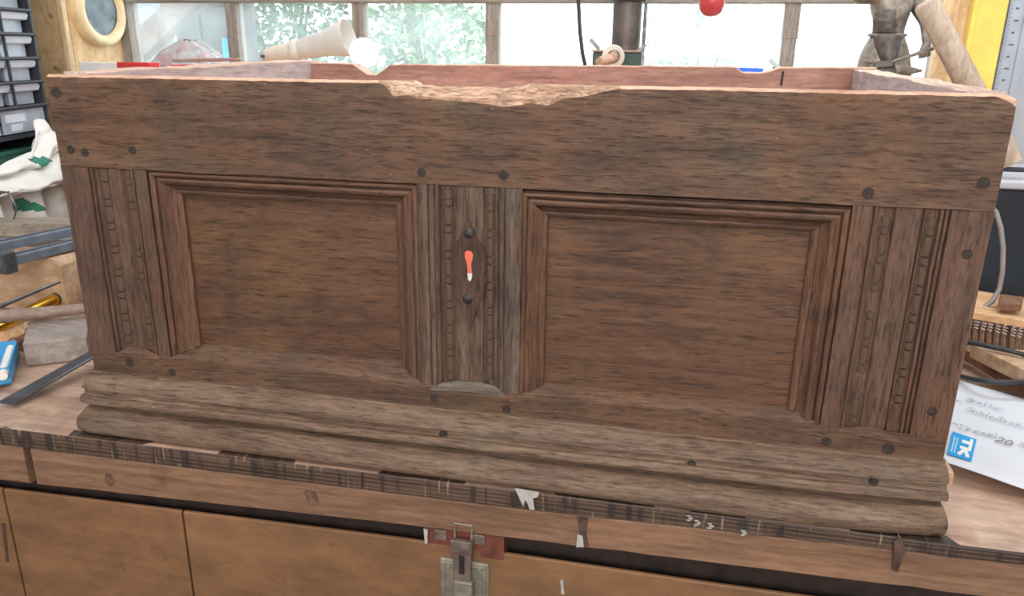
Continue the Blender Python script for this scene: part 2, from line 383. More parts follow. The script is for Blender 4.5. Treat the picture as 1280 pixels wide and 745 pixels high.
def strip(x0, x1, ztop, zbot, yo, th, n, amp=.0008, mats=None):
    g = MB(); vs = []; 
    for i in range(n + 1):
        x = lerp(x0, x1, i / n); y = fy(x) + yo; a = interp(ztop, x) if isinstance(ztop, list) else ztop; b = interp(zbot, x) if isinstance(zbot, list) else zbot
        w1 = amp * nz(x * 25, 3) ; w2 = amp * nz(x * 25, 9)
        vs += [(x, y + .0015 + w1, a), (x, y + w1, a - .002), (x, y + w2, b + .002 + w2), (x, y + .002 + w2, b + w2), (x, y + th, b), (x, y + th, a)]
    fs = []
    for i in range(n):
        for k in range(6):
            p = i * 6 + k; q = i * 6 + (k + 1) % 6; fs.append((p, q, q + 6, p + 6))
    fs.append(tuple(range(6))); fs.append(tuple(n * 6 + k for k in reversed(range(6))))
    g.add(vs, fs); return g
bx = [XB0, -1.1, -.155, -.148, .02, .56, .563, 1.5]
for a, b in ((XB0, -1.1), (-1.099, -.15), (-.149, .03), (.031, .556), (.558, XB1)):
    obj('edge_band', strip(a, b, BT - .0012, bandb, -.001 - .002 * (a > .1), .02, 40, .0012), M['ply'], bench, fix=True)
for a, b in ((XB0, -.712), (-.698, XB1)):
    obj('front_rail', strip(a, b, [(p, q - .0008) for p, q in bandb], railb, .0005, .03, 60, .0009), M['bench_rail'], bench)
obj('recess_board', strip(XB0, XB1, BT - .045, -.80, .030, .02, 4), M['dark'], bench)  # dark colour puts the shade of the gap above the doors into the board
for a, b in ((XB0, -.772), (-.768, -.450), (-.446, .52), (.526, XB1)):
    d = obj('door', strip(a, b, doort, -.80, .004, .005, 30, .0006), M['door'], bench)
obj('plinth', MB().box(XB0, XB1, .03, .05, FL, -.80), M['dark'], bench)
for x0 in (XB0, XB1 - .06):
    obj('side_panel', MB().box(x0, x0 + .06, .0, YB - .02, FL, BT - .04), M['bench_rail'], bench)
# knots, paint runs and a white drip on the front of the bench
def blot(name, pts, y, mat, th=.0008):
    return obj(name, MB().prism([(p[0], y, p[2]) for p in pts], (0, -th, 0)), mat, bench)
def disc(c, rx, rz, seed, n=14):
    return [(c[0] + rx * math.cos(k * 6.283 / n) * (1 + .25 * nz(seed, k * .7)), 0, c[2] + rz * math.sin(k * 6.283 / n) * (1 + .25 * nz(seed, k * .7))) for k in range(n)]
for i, (c, rx, rz) in enumerate((((-0.2322, -0.0460, -0.0612), .014, .014), ((-0.5640, -0.0460, -0.0746), .009, .012))):
    blot('knot', disc(c, rx, rz, i * 3.3), fy(c[0]) + .0012, M['knot'])
wp = [(0.0711, -0.0450, -0.0000), (0.1050, -0.0450, -0.0013), (0.1030, -0.0450, -0.0090), (0.0965, -0.0450, -0.0124), (0.0991, -0.0450, -0.0294), (0.0925, -0.0450, -0.0303), (0.0890, -0.0450, -0.0209), (0.0856, -0.0450, -0.0164), (0.0836, -0.0450, -0.0267), (0.0790, -0.0450, -0.0174)]
blot('paint_splash', wp, fy(0) - .0025, M['paintw'])
for q in ((0.3027, -0.0450, -0.0107), (0.3295, -0.0450, -0.0185), (0.3132, -0.0450, -0.0162), (0.3717, -0.0450, -0.0226)):
    for m in range(3):
        c = (q[0] + (m % 2) * .0025 - .001, 0, q[2] + (m - 1.5) * .0032)
        blot('paint_splash', disc(c, .0032 + .001 * nz(q[0] * 90, m), .0010 + .0005 * (m % 2), q[0] * 9 + m, 7), fy(q[0]) - .0045, M['paintw'])
blot('paint_run', [(0.1563, -0.0400, -0.0339), (0.1714, -0.0400, -0.0341), (0.1703, -0.0400, -0.0592), (0.1744, -0.0400, -0.0789), (0.1570, -0.0400, -0.0804), (0.1604, -0.0400, -0.0570)], fy(.15) + .0006, M['paintd'])
blot('paint_splash', [(0.1584, -0.0400, -0.0611), (0.1650, -0.0400, -0.0626), (0.1679, -0.0400, -0.0799), (0.1570, -0.0400, -0.0817)], fy(.15) - .0006, M['paintw'])
blot('paint_run', [(0.5496, -0.0400, -0.0081), (0.5579, -0.0400, -0.0021), (0.5646, -0.0400, -0.0218), (0.5603, -0.0400, -0.0531), (0.5545, -0.0400, -0.0517)], fy(.55) - .004, M['paintd'])
blot('scratch', [(0.1369, -0.0400, -0.1412), (0.1402, -0.0400, -0.1406), (0.1433, -0.0400, -0.1641), (0.1388, -0.0400, -0.1649)], fy(.1) + .0035, M['paintw'])
blot('crack', [(-0.7865, -0.0400, -0.1870), (-0.7801, -0.0400, -0.1860), (-0.7890, -0.0400, -0.2620), (-0.7940, -0.0400, -0.2629)], fy(-.78) + .0035, M['paintd'])
# toggle latch between rail and door
M['latch'] = plain('dull_brass_plated_steel', (134, 128, 114), .42, .35, .15, 60, .1)
M['latchd'] = plain('rusty_latch_lever', (112, 98, 90), .42, .35, .25, 60, .2)
M['redblock'] = plain('red_painted_packer', (104, 58, 46), .6, var=.2, scale=40)
a, b = (-0.0616, -0.0300, -0.1110), (0.0555, -0.0300, -0.1054)
obj('packer', MB().obox(((a[0] + b[0]) / 2, -.02, -.102), ((b[0] - a[0]) / 2, 0, .001), (0, .016, 0), (0, 0, .022)), M['redblock'], bench)
blot('paint_drip', [(-0.0614, -0.0400, -0.0882), (-0.0554, -0.0400, -0.0886), (-0.0559, -0.0400, -0.1099), (-0.0596, -0.0400, -0.1132)], -.037, M['paintw'], .002)
for p in ((-0.0363, -0.0370, -0.0942), (0.0200, -0.0370, -0.0931)):
    obj('screw_plate', MB().box(p[0] - .009, p[0] + .009, -.0395, -.0365, p[2] - .008, p[2] + .008), M['latchd'], bench, bevel=.001)
y0 = fy(-.01) + .003
pa, pb = (-0.0381, -0.0450, -0.1343), (0.0348, -0.0450, -0.1286)
px0, px1, pz1 = pa[0], pb[0], (pa[2] + pb[2]) / 2
lp = obj('latch_plate', MB().box(px0, px1, y0 - .003, y0 + .004, pz1 - .11, pz1), M['latch'], bench, bevel=.003, seg=3)
obj('raised_rim', MB().box(px0 + .004, px0 + .008, y0 - .005, y0 - .002, pz1 - .1, pz1 - .004).box(px1 - .008, px1 - .004, y0 - .005, y0 - .002, pz1 - .1, pz1 - .004).box(px0 + .008, px1 - .008, y0 - .005, y0 - .002, pz1 - .008, pz1 - .004), M['latch'], lp, bevel=.001)
for p in ((-0.0248, -0.0500, -0.1432), (0.0210, -0.0500, -0.1420)):
    obj('rivet', MB()._lathe2([(.0001, -.0025), (.003, -.002), (.0042, 0)], Vector((p[0], y0 - .003, p[2])), Vector((0, 1, 0)), 12, 0), M['latch'], lp, smooth=True)
la, lb = (-0.0179, -0.0550, -0.0894), (0.0144, -0.0550, -0.0868)
lv = obj('latch_lever', MB().box(la[0], lb[0], y0 - .016, y0 - .008, la[2] - .020, la[2]).box(la[0] + .003, lb[0] - .003, y0 - .014, y0 - .007, la[2] - .07, la[2] - .018), M['latchd'], bench, bevel=.0015)
obj('lever_slot', MB().box((la[0] + lb[0]) / 2 - .004, (la[0] + lb[0]) / 2 + .004, y0 - .0147, y0 - .0135, la[2] - .055, la[2] - .024), M['dark'], lv)
lc = (0.0001, -0.0550, -0.1553)
obj('latch_keeper', MB().box(lc[0] - .013, lc[0] + .014, y0 - .018, y0 - .006, lc[2] - .045, lc[2]), M['latch'], bench, bevel=.002)
obj('hook_loop', MB().tube([(la[0] + .004, y0 - .006, la[2] - .004), (la[0] + .004, y0 - .004, la[2] + .02), (lb[0] - .004, y0 - .004, la[2] + .02), (lb[0] - .004, y0 - .006, la[2] - .004)], .002, 6), M['latch'], bench)

# ------------------------------------------------------------------ the carved chest
CT = .52
chest = thing('chest', (0, .36, BT), 'large old dark oak chest without a lid, with two framed panels, on the workbench', 'chest')
topz = [(-.598, .003), (-.424, .004), (-.196, .004), (-.075, .005), (-.072, .0), (-.029, -.001), (.046, -.001), (.061, .001), (.071, .004), (.147, .004), (.257, .005), (.379, .005), (.574, .005), (.592, .004), (.600, .0)]
brk = [(-.125, .003), (-.112, .004), (-.106, .011), (-.100, .020), (-.07, .016), (-.009, .017), (.03, .021), (.098, .0235), (.105, .020), (.112, .016), (.137, .013), (.165, .006), (.185, .0035)]
g = MB(); NX = 260; cols = []
for i in range(NX + 1):
    x = lerp(-.6, .6, i / NX); zt = CT + interp(topz, x) + .0008 * nz(x * 40, 1)
    inb = -.120 < x < .18
    dz = (interp(brk, x) if inb else .0035) + .0012 * nz(x * 60, 4)
    if x > .58: dz += (x - .58) * .25
    dy = .004 + (.010 * min(1, (interp(brk, x) - .003) / .01) if inb else 0) + .0012 * nz(x * 70, 8)
    zc = zt - dz; zb = CT - .123 + .0012 * nz(x * 12, 7); pr = [(0.003, zb)]
    pr.append((.0004, zb + .0015))
    for j in range(1, 9):
        z = lerp(zb, zc, j / 8); pr.append((.0006 * nz(x * 9, z * 40) + .0004 * nz(x * 40, z * 160) + (.0004 if j < 8 else .001), z))
    for j in (1, 2, 3, 4):
        t = j / 4; sp = (.0022 * nz(x * 30, j * 5.1) + .0016 * nz(x * 90, j * 9.3)) if inb and j < 4 else .0003 * nz(x * 80, j)
        pr.append((.001 + dy * t ** 1.3 + sp, lerp(zc, zt, t)))
    pr += [(.030, zt - .001), (.033, zt - .003), (.033, zb)]
    cols.append([(x, y, z) for y, z in pr])
n = len(cols[0]); b = g.add([p for c in cols for p in c], [])
for i in range(NX):
    x = lerp(-.6, .6, (i + .5) / NX)
    for j in range(n):
        k = (j + 1) % n; mi = 0
        if 9 <= j <= 12: mi = 2 if -.122 < x < .178 else 1
        elif j in (13, 14): mi = 1
        elif j == 15: mi = 3
        g.f.append([i * n + j, i * n + k, (i + 1) * n + k, (i + 1) * n + j]); g.m.append(mi)
g.f.append(list(range(n))); g.m.append(0); g.f.append([NX * n + j for j in range(n)]); g.m.append(0)
obj('top_rail', g, [M['oak_rail'], M['oak_top'], M['oak_fresh'], M['oak_inner']], chest, smooth=True, angle=35)

def profile_board(name, prof, z0, z1, back, mat, nzs=60, hole=None, top_y=0):
    """an upright board whose front follows a grooved profile [(x, depth)]"""
    g = MB(); vs = []; m = len(prof)
    for j in range(nzs + 1):
        z = lerp(z0, z1, j / nzs)
        for x, y in prof:
            vs.append((x + .0006 * nz(x * 30, z * 14), y + .0007 * nz(x * 80, z * 22) + .0005 * nz(x * 200, z * 8), z))
    base = g.add(vs, [])
    for j in range(nzs):
        for i in range(m - 1):
            zc = lerp(z0, z1, (j + .5) / nzs); xc = (prof[i][0] + prof[i + 1][0]) / 2
            if hole and hole[0] < xc < hole[1] and hole[2] < zc < hole[3]: continue
            g.f.append([j * m + i, j * m + i + 1, (j + 1) * m + i + 1, (j + 1) * m + i]); g.m.append(0)
    # sides, back edges
    xl, xr = prof[0][0], prof[-1][0]
    g.add([(xl, prof[0][1], z0), (xl, prof[0][1], z1), (xl, back, z1), (xl, back, z0)], [(0, 1, 2, 3)])
    g.add([(xr, prof[-1][1], z0), (xr, prof[-1][1], z1), (xr, back, z1), (xr, back, z0)], [(0, 1, 2, 3)])
    return g
def densify(p, step=.003):
    o = [p[0]]
    for a, b in zip(p, p[1:]):
        k = max(1, int(abs(b[0] - a[0]) / step))
        for i in range(1, k + 1): o.append((lerp(a[0], b[0], i / k), lerp(a[1], b[1], i / k)))
    return o
SZ0, SZ1 = .1155, .398
# bead meshes shared by every carved column
def bead_mesh(h, name):
    g = MB(); wv = .0062
    arc = [(-1, .0065), (-.86, .0026), (-.5, .0006), (0, 0), (.5, .0006), (.86, .0026), (1, .0065)]
    vs = []
    for z, s in ((-h, .96), (-h + .0008, 1), (h - .0008, 1), (h, .96)):
        for x, y in arc: vs.append((x * wv * s, y + (.0013 if s < 1 else 0), z))
    fs = [(j * 7 + i, j * 7 + i + 1, (j + 1) * 7 + i + 1, (j + 1) * 7 + i) for j in range(3) for i in range(6)]
    fs += [tuple(range(7)), tuple(21 + i for i in reversed(range(7)))]
    me = bpy.data.meshes.new(name); me.from_pydata(vs, [], fs); me.materials.append(M['oak_bead']); me.update(); return me
BL, BS = bead_mesh(.0117, 'bead'), bead_mesh(.0042, 'bead_short')
def beads(parent, xa, xb, z_first, pitch, depth, tilt=0, wd=1.0, skip=()):
    z = z_first; k = 0
    while z > .128:
        x = lerp(xa, xb, (z_first - z) / .27)
        if k not in skip:
            inst('bead', BS, parent, (x, depth, z), (wd * .95, 1, 1.0))
        zl = z - pitch / 2
        if zl > .132 and k + 100 not in skip: inst('bead', BL, parent, (x, depth + .0004, zl), (wd, 1, pitch / .035 * .98))
        if k == 0: inst('bead', BL, parent, (x, depth + .0004, min(.391, z + .0105)), (wd, 1, .55))
        z -= pitch; k += 1
R8 = .0058
left = densify([(-.600, 0), (-.5575, 0), (-.5565, .004), (-.5545, .004), (-.5535, .0005), (-.5505, .0005), (-.5495, .005), (-.5475, .005), (-.546, R8), (-.528, R8), (-.526, .0025), (-.508, .0022), (-.5055, R8), (-.491, R8), (-.489, .001), (-.4865, .001), (-.486, .0035), (-.484, .0035), (-.483, 0), (-.464, 0)])
sl = obj('stile', profile_board('stile', left, SZ0, SZ1, .033, None), M['oak_stile'], chest, smooth=True, angle=30)
beads(sl, -.5372, -.5372, .383, .0345, .0022, wd=1.38)
beads(sl, -.4982, -.4982, .380, .0345, .0026, wd=1.06, skip=(2, 101, 5, 104))
right = densify([(.453, 0), (.4735, 0), (.4745, .004), (.4765, .004), (.4775, .0005), (.4795, .0005), (.4805, .0045), (.4825, .0045), (.484, R8), (.498, R8), (.500, .0022), (.5275, .0025), (.529, .0095), (.531, R8), (.5445, R8), (.546, .001), (.5485, .001), (.549, .005), (.5505, .005), (.5515, .001), (.5535, .001), (.5545, .0055), (.556, .0055), (.557, 0), (.600, 0)])
sr = obj('stile', profile_board('stile', right, SZ0, SZ1, .033, None), M['oak_stile'], chest, smooth=True, angle=30)
beads(sr, .4910, .4910, .370, .0345, .0026, wd=1.08, skip=(102, 105))
beads(sr, .5385, .5378, .3715, .0348, .0006, wd=.98)
mun = densify([(-.072, .001), (-.0585, 0), (-.0575, .0045), (-.0560, .0045), (-.055, .0008), (-.0505, .0006), (-.0495, .0035), (-.0480, .0035), (-.047, .0006), (-.0435, .0006), (-.0425, .003), (-.041, R8), (-.0245, R8), (-.023, .003), (-.0200, .0026), (.0145, .0026), (.0165, R8), (.0305, R8), (.0315, .001), (.035, .0006), (.036, .0032), (.0375, .0032), (.0385, .0006), (.043, .0004), (.044, .002), (.045, .0002), (.066, 0)])
KH = (-.0185, .0125, .262, .322)
mg = profile_board('muntin', mun, SZ0, SZ1, .033, None, nzs=94, hole=KH)
# fill round the keyhole: a ring of faces between the square opening and the keyhole outline, then the walls of the hole
key = [(-.0095, .3115), (-.0065, .3140), (-.0030, .3146), (.0005, .3130), (.0024, .3095), (.0022, .3050), (.0002, .3000), (-.0004, .2940), (.0006, .2880), (.0010, .2800), (-.0008, .2735), (-.0040, .2710), (-.0066, .2735), (-.0072, .2800), (-.0070, .2880), (-.0078, .2950), (-.0098, .3010), (-.0112, .3065)]
xs = sorted(set(x for x, y in mun)); hx = [x for a, x in zip(xs, xs[1:]) if 1]
edge_x = [x for x in xs if KH[0] - .004 < x < KH[1] + .004]
zs = [lerp(SZ0, SZ1, j / 94) for j in range(95)]
cx = [(a + b) / 2 for a, b in zip(xs, xs[1:])]; inx = [(a, b) for a, b in zip(xs, xs[1:]) if KH[0] < (a + b) / 2 < KH[1]]
inz = [(a, b) for a, b in zip(zs, zs[1:]) if KH[2] < (a + b) / 2 < KH[3]]
ox0, ox1, oz0, oz1 = inx[0][0], inx[-1][1], inz[0][0], inz[-1][1]
def ring_faces(g, outer, inner, yo, yi, mi=0):
    """quads between two closed outlines, both resampled by angle about the hole centre"""
    c = Vector((-.0042, .293)); N = 48
    def hit(poly, a):
        d = Vector((math.cos(a), math.sin(a))); best = 0
        for p, q in zip(poly, poly[1:] + poly[:1]):
            p = Vector(p) - c; q = Vector(q) - c; e = q - p; den = d.x * e.y - d.y * e.x
            if abs(den) < 1e-12: continue
            t = (p.x * e.y - p.y * e.x) / den; s_ = (p.x * d.y - p.y * d.x) / den
            if t > best and -1e-6 <= s_ <= 1 + 1e-6: best = t
        return c + d * best
    A = [hit(outer, 2 * math.pi * k / N + .02) for k in range(N)]; B = [hit(inner, 2 * math.pi * k / N + .02) for k in range(N)]
    vs = [(p.x, yo, p.y) for p in A] + [(p.x, yi, p.y) for p in B]
    g.add(vs, [(k, (k + 1) % N, N + (k + 1) % N, N + k) for k in range(N)], mi)
    return B
rect = [(ox0 - .001, oz0 - .001), (ox1 + .001, oz0 - .001), (ox1 + .001, oz1 + .001), (ox0 - .001, oz1 + .001)]
B = ring_faces(mg, rect, key, .0024, .0026); N = len(B)
mg.add([(p.x, .0026, p.y) for p in B] + [(p.x, .0065, p.y) for p in B], [(k, (k + 1) % N, N + (k + 1) % N, N + k) for k in range(N)], 0)
mn = obj('muntin', mg, M['oak_muntin'], chest, smooth=True, angle=30)
beads(mn, -.0328, -.0328, .375, .0345, .0020, wd=1.26)
beads(mn, .0235, .0235, .3715, .0348, .0020, wd=1.08)
# ghost of the lock plate round the keyhole, with its two nails
def esc_half(z):
    return interp([(.196, .0006), (.206, .003), (.216, .0055), (.222, .0065), (.232, .012), (.240, .011), (.247, .017), (.256, .022), (.266, .0235), (.276, .0275), (.284, .024), (.292, .0265), (.300, .026), (.308, .028), (.316, .022), (.324, .021), (.331, .011), (.338, .0105), (.345, .006), (.352, .004), (.360, .0006)], z)
NZ = 40; out = []
for k in range(NZ + 1):
    z = lerp(.196, .360, k / NZ); out.append((-.0042 + esc_half(z) * .92 + .0005 * nz(z * 200, 2), z))
for k in range(NZ, -1, -1):
    z = lerp(.196, .360, k / NZ); out.append((-.0042 - esc_half(z) * .92 + .0005 * nz(z * 200, 5), z))
eg = MB(); ring_faces(eg, out, key, .0000, .0008)
ring_faces(eg, [(p[0] * 1.0, p[1]) for p in out], [(-.0042 + (p[0] + .0042) * .93, .293 + (p[1] - .293) * .96) for p in out], .0030, .0000)
ep = obj('lock_plate_ghost', eg, M['escut'], mn, smooth=True, angle=60)
for z in (.3375, .2485):
    obj('nail_head', MB()._lathe2([(.0001, -.0038), (.004, -.0032), (.007, -.0012), (.0088, .0018)], Vector((-.0035 - (.002 if z < .3 else 0), .001, z)), Vector((0, 1, 0)), 14, 0), M['iron'], mn, smooth=True, angle=180)

# framed panels
def panel(x0, x1, z0, z1, y, seed):
    def fn(u, v):
        x = lerp(x0, x1, u); z = lerp(z0, z1, v)
        return (x, y + .0009 * nz(x * 6 + seed, z * 50) + .0005 * nz(x * 25 + seed, z * 190), z)
    g = MB().grid(70, 60, fn)
    g.box(x0 - .055, x1 + .05, y + .003, y + .014, z0 - .02, z1 + .034); return g
PY = .0165
FP = [(0, .0015), (.03, .0055), (.06, .0055), (.10, .0015), (.19, .0010), (.24, .0025), (.265, .0078), (.30, .0078), (.33, .0025), (.42, .0006), (.52, .0020), (.60, .0065), (.68, .0108), (.755, .0122), (.80, .0092), (.86, .0086), (.95, .0095), (1.0, .0112), (1.0, PY + .002)]
FS = [(0, .0010), (.04, .0030), (.09, .0012), (.20, .0006), (.26, .0032), (.30, .0010), (.42, .0012), (.50, .0024), (.56, .0020), (.68, .0052), (.78, .0088), (.86, .0084), (.95, .0090), (1.0, .0105), (1.0, PY + .002)]
def frame_side(name, oa, ob, ia, ib, prof, mat, seed, nseg=60):
    g = MB(); m = len(prof); vs = []
    for j in range(nseg + 1):
        v = j / nseg
        for s, y in prof:
            a = (lerp(oa[0], ia[0], s), lerp(oa[1], ia[1], s)); b = (lerp(ob[0], ib[0], s), lerp(ob[1], ib[1], s))
            x, z = lerp(a[0], b[0], v), lerp(a[1], b[1], v)
            w_ = .0006 * nz(x * 18 + seed, z * 18) + .0005 * nz(x * 70 + seed, z * 70, s * 3)
            vs.append((x + .4 * w_, y + w_, z + .4 * w_))
    g.add(vs, [(j * m + i, j * m + i + 1, (j + 1) * m + i + 1, (j + 1) * m + i) for j in range(nseg) for i in range(m - 1)])
    return obj(name, g, mat, chest, smooth=True, angle=30)
for (O, I, pl, pr, sd) in ((((-.466, -.0700), (.120, .3985)), ((-.419, -.105), (.140, .3645)), FP, FS, 1.0), (((.0640, .455), (.1175, .396)), ((.0975, .4135), (.1320, .3625)), FS, FP, 5.0)):
    (ox0, ox1), (oz0, oz1) = O; (ix0, ix1), (iz0, iz1) = I
    obj('panel', panel(ix0 - .008, ix1 + .008, iz0 - .008, iz1 + .008, PY, sd), M['oak_panel'], chest, smooth=True, angle=30)
    frame_side('frame_moulding', (ox0, oz1), (ox1, oz1), (ix0, iz1), (ix1, iz1), FP, M['oak_frame_x'], sd)
    frame_side('frame_moulding', (ox0, oz0), (ox0, oz1), (ix0, iz0), (ix0, iz1), pl, M['oak_frame_z'], sd + 2)
    frame_side('frame_moulding', (ox1, oz1), (ox1, oz0), (ix1, iz1), (ix1, iz0), pr, M['oak_frame_z'], sd + 4)
# bottom rail with its sloped sills under the panels
g = MB()
def railf(u, v):
    x = lerp(-.6, .6, u); z = lerp(.083, .1195, v)
    return (x, .0002 + .0007 * nz(x * 10, z * 60) + .0004 * nz(x * 40, z * 200), z)
g.grid(160, 10, railf)
for (x0, x1, ia, ib, zo, zi) in ((-.466, -.070, -.419, -.105, .119, .141), (.064, .455, .0975, .4135, .1185, .133)):
    def sill(u, v):
        x = lerp(lerp(x0, ia, v), lerp(x1, ib, v), u); z = lerp(zo, zi, v)
        if .03 < u < .97: z += .0012 * nz(x * 14, 3) * (1 if v > 0 else 0)
        return (x, lerp(.0005, PY + .001, v ** 1.3) + .0006 * nz(x * 30, v * 4), z)
    g.grid(60, 6, sill)
g.box(-.6, .6, .004, .033, .0, .1175)
obj('bottom_rail', g, M['oak_rail'], chest, smooth=True, angle=40)
# gouged crescents where the carved bands stop
def crescent(name, pts, zb, depth, mat):
    xs_ = [p[0] for p in pts]
    def fn(u, v):
        x = lerp(xs_[0], xs_[-1], u); zt = interp(pts, x); lo = min(zb(x), zt - .0005)
        return (x, lerp(-.0010, depth * min(1, (zt - lo) / .008), v ** 1.4) - .0004 + .0004 * nz(x * 60, v * 3), lerp(lo, zt, v))
    return obj(name, MB().grid(30, 5, fn), mat, chest, smooth=True, angle=60)
crescent('gouged_stop', [(-.060, .112), (-.050, .1195), (-.040, .1245), (-.022, .1285), (.012, .1300), (.030, .1275), (.038, .1235), (.046, .113)], lambda x: .1125 + .0022 * math.cos(x * 40), .0012, M['oak_gouge'])
crescent('gouged_stop', [(-.558, .114), (-.545, .125), (-.527, .1335), (-.505, .130), (-.482, .1195)], lambda x: .1145, .0008, M['oak_rail'])
crescent('gouged_stop', [(.474, .115), (.485, .1195), (.496, .1225), (.512, .1230), (.527, .1205), (.543, .1125), (.553, .108)], lambda x: lerp(.1135, .106, (x - .474) / .08), .0008, M['oak_rail'])
# stepped base mouldings returned along both ends
UP = [(0, .0885), (.0055, .0876), (.0062, .0850), (.0120, .0835), (.0180, .0775), (.0215, .0705), (.0235, .0665), (.0236, .0645), (.0208, .0638), (.0200, .0605), (.0203, .0560), (.0215, .0545), (.0262, .0537), (.0290, .0505), (.0298, .0460), (.0285, .0425), (.0235, .0408), (.0060, .0400), (.0040, .0385)]
LO = [(.0030, .0390), (.0050, .0350), (.0080, .0330), (.0215, .0318), (.0300, .0265), (.0360, .0215), (.0400, .0150), (.0412, .0085), (.0395, .0020), (.0360, -.0025), (.0320, BT), (.0080, BT)]
def base(name, prof, seed, side):
    path = [(-.6, .70, -1, 0)]
    for k in range(5): path.append((-.6, lerp(.6, .02, k / 4), -side, 0))
    path.append((-.6, 0, -side, -1))
    for k in range(1, 150): path.append((lerp(-.6, .6, k / 150), 0, 0, -1))
    path.append((.6, 0, side, -1))
    for k in range(5): path.append((.6, lerp(.02, .6, k / 4), side, 0))
    path.append((.6, .70, side, 0))
    vs = []; m = len(prof)
    for (x, y, dx, dy) in path:
        ef = interp([(-.6, 1.02), (-.3, 1.05), (.45, 1.05), (.53, .92), (.6, .72)], x)
        for i, (e, z) in enumerate(prof):
            e2 = e * ef + .0009 * nz(x * 7 + seed, 1) + .0005 * nz(x * 40 + seed, i * .5)
            rnd_ = 1.0
            if abs(abs(x) - .6) < 1e-6 and abs(y) < 1e-6: rnd_ = .86
            z2 = z + (.0016 * nz(x * 5 + seed, 3) if BT + .001 < z < .083 else 0)
            vs.append((x + dx * e2 * rnd_, y + dy * e2 * rnd_, z2))
    n = len(path); g = MB()
    g.add(vs, [(j * m + i, j * m + i + 1, (j + 1) * m + i + 1, (j + 1) * m + i) for j in range(n - 1) for i in range(m - 1)])
    return obj(name, g, M['oak_base'], chest, smooth=True, angle=32)
base('upper_base_moulding', UP, 2.0, .45)
base('lower_base_moulding', LO, 9.0, .45)
obj('chipped_splinter', MB().prism([(.606, .006, .083), (.617, .004, .068), (.617, .003, .056), (.610, .004, .050), (.613, .004, .062), (.603, .006, .080)], (.002, .012, 0)), M['oak_top'], chest)
# pegs
def peg(x, z, r=.0066, y=-.0004):
    pts = [(r * (1 + .14 * nz(x * 90, k)) * math.cos(k * .5236), r * (1 + .14 * nz(z * 90, k)) * math.sin(k * .5236)) for k in range(12)]
    obj('peg', MB().prism([(x + a, y, z + b_) for a, b_ in pts], (0, .006, 0)), M['peg'], chest)
for x, z, r in ((-.588, -.021, .0075), (-.580, -.098, .006), (-.557, -.101, .006), (-.481, -.095, .006), (-.065, -.107, .006), (.042, -.106, .0062), (.467, -.107, .0066), (.583, -.090, .0068), (.581, -.171, .006), (.577, -.368, .0062),
                (.463, -.423, .0066), (.536, -.424, .0075), (-.054, -.421, .0062), (.049, -.426, .0060), (-.536, -.415, .007), (-.465, -.424, .006)):
    peg(x, CT + z, r)
for x, z, y in ((-.035, .058, -.0242), (.30, .055, -.0245), (.52, .060, -.0225), (-.55, .066, -.0222)):
    peg(x, z, .0055, y)
# carcass
def side_board(x0, x1, xb0, xb1, outer=0):
    g = MB()
    def quad(t): return
    n = 40; vs = []
    for k in range(n + 1):
        y = lerp(.033, .70, k / n); a = lerp(x0, xb0, k / n); b_ = lerp(x1, xb1, k / n); zt = CT + .006 + .010 * k / n + .002 * nz(y * 20, x0) - (.006 if k % 9 == 4 else 0) * abs(nz(y * 9, 2))
        vs += [(a, y, 0), (a, y, zt - .001), (a + .001, y, zt), (b_ - .001, y, zt), (b_, y, zt - .002), (b_, y, 0)]
    for k in range(n):
        for i in range(6):
            p, q = k * 6 + i, k * 6 + (i + 1) % 6; g.f.append([p, q, q + 6, p + 6]); g.m.append(1 if i in (1, 2, 3) else (2 if i == outer else 0))
    g.v = vs; g.f += [list(range(6)), [n * 6 + i for i in range(6)]]; g.m += [0, 0]
    return g
oin_y = wood('skylit_bare_oak_inside_end', (146, 126, 122), (184, 168, 164), (204, 190, 186), 'Y', 2, 26, (), pore=.35, porec=(104, 76, 68), bump=.3)  # bare oak, paled and cooled to paint in the sky light on it
oex_y = wood('dark_oak_end_grain_long', (62, 45, 36), (94, 69, 54), (114, 88, 70), 'Y', 4.5, 52, (WARM, BLACK))
otp_y = wood('worn_skylit_oak_edge_end', (150, 116, 98), (198, 166, 146), (226, 200, 180), 'Y', 5, 60, (), bump=.5, pore=.4, porec=(110, 82, 66))  # worn edge with the window light painted in as well
obj('end_board', side_board(-.6, -.562, -.6, -.530, 0), [oin_y, otp_y, oex_y], chest)
obj('end_board', side_board(.560, .6, .560, .6, 4), [oin_y, otp_y, oex_y], chest)
bk = [(-0.5475, 0.6600, 0.5316), (-0.4375, 0.6600, 0.5316), (-0.4253, 0.6600, 0.5237), (-0.4060, 0.6600, 0.5111), (-0.3845, 0.6600, 0.5098), (-0.3662, 0.6600, 0.5199), (-0.3552, 0.6600, 0.5297), (-0.3304, 0.6600, 0.5317), (-0.1242, 0.6600, 0.5334), (0.1034, 0.6600, 0.5356), (0.3434, 0.6600, 0.5380), (0.3510, 0.6600, 0.5367), (0.3576, 0.6600, 0.5294), (0.3712, 0.6600, 0.5267), (0.3932, 0.6600, 0.5271), (0.4146, 0.6600, 0.5319), (0.4270, 0.6600, 0.5379), (0.5772, 0.6600, 0.5404)]
bp = [(-.6, bk[0][2])] + [(p[0], p[2]) for p in bk] + [(.6, bk[-1][2])]
g = MB(); n = 240; vs = []
for k in range(n + 1):
    x = lerp(-.6, .6, k / n); z = interp(bp, x) + .0012 * nz(x * 30, 4)
    vs += [(x, .66, 0), (x, .66, z - .002), (x, .662, z), (x, .697, z), (x, .699, z - .002), (x, .699, 0)]
g.v = vs
for k in range(n):
    for i in range(6):
        p, q = k * 6 + i, k * 6 + (i + 1) % 6; g.f.append([p, q, q + 6, p + 6]); g.m.append(1 if i in (1, 2, 3) else (2 if i == 4 else 0))
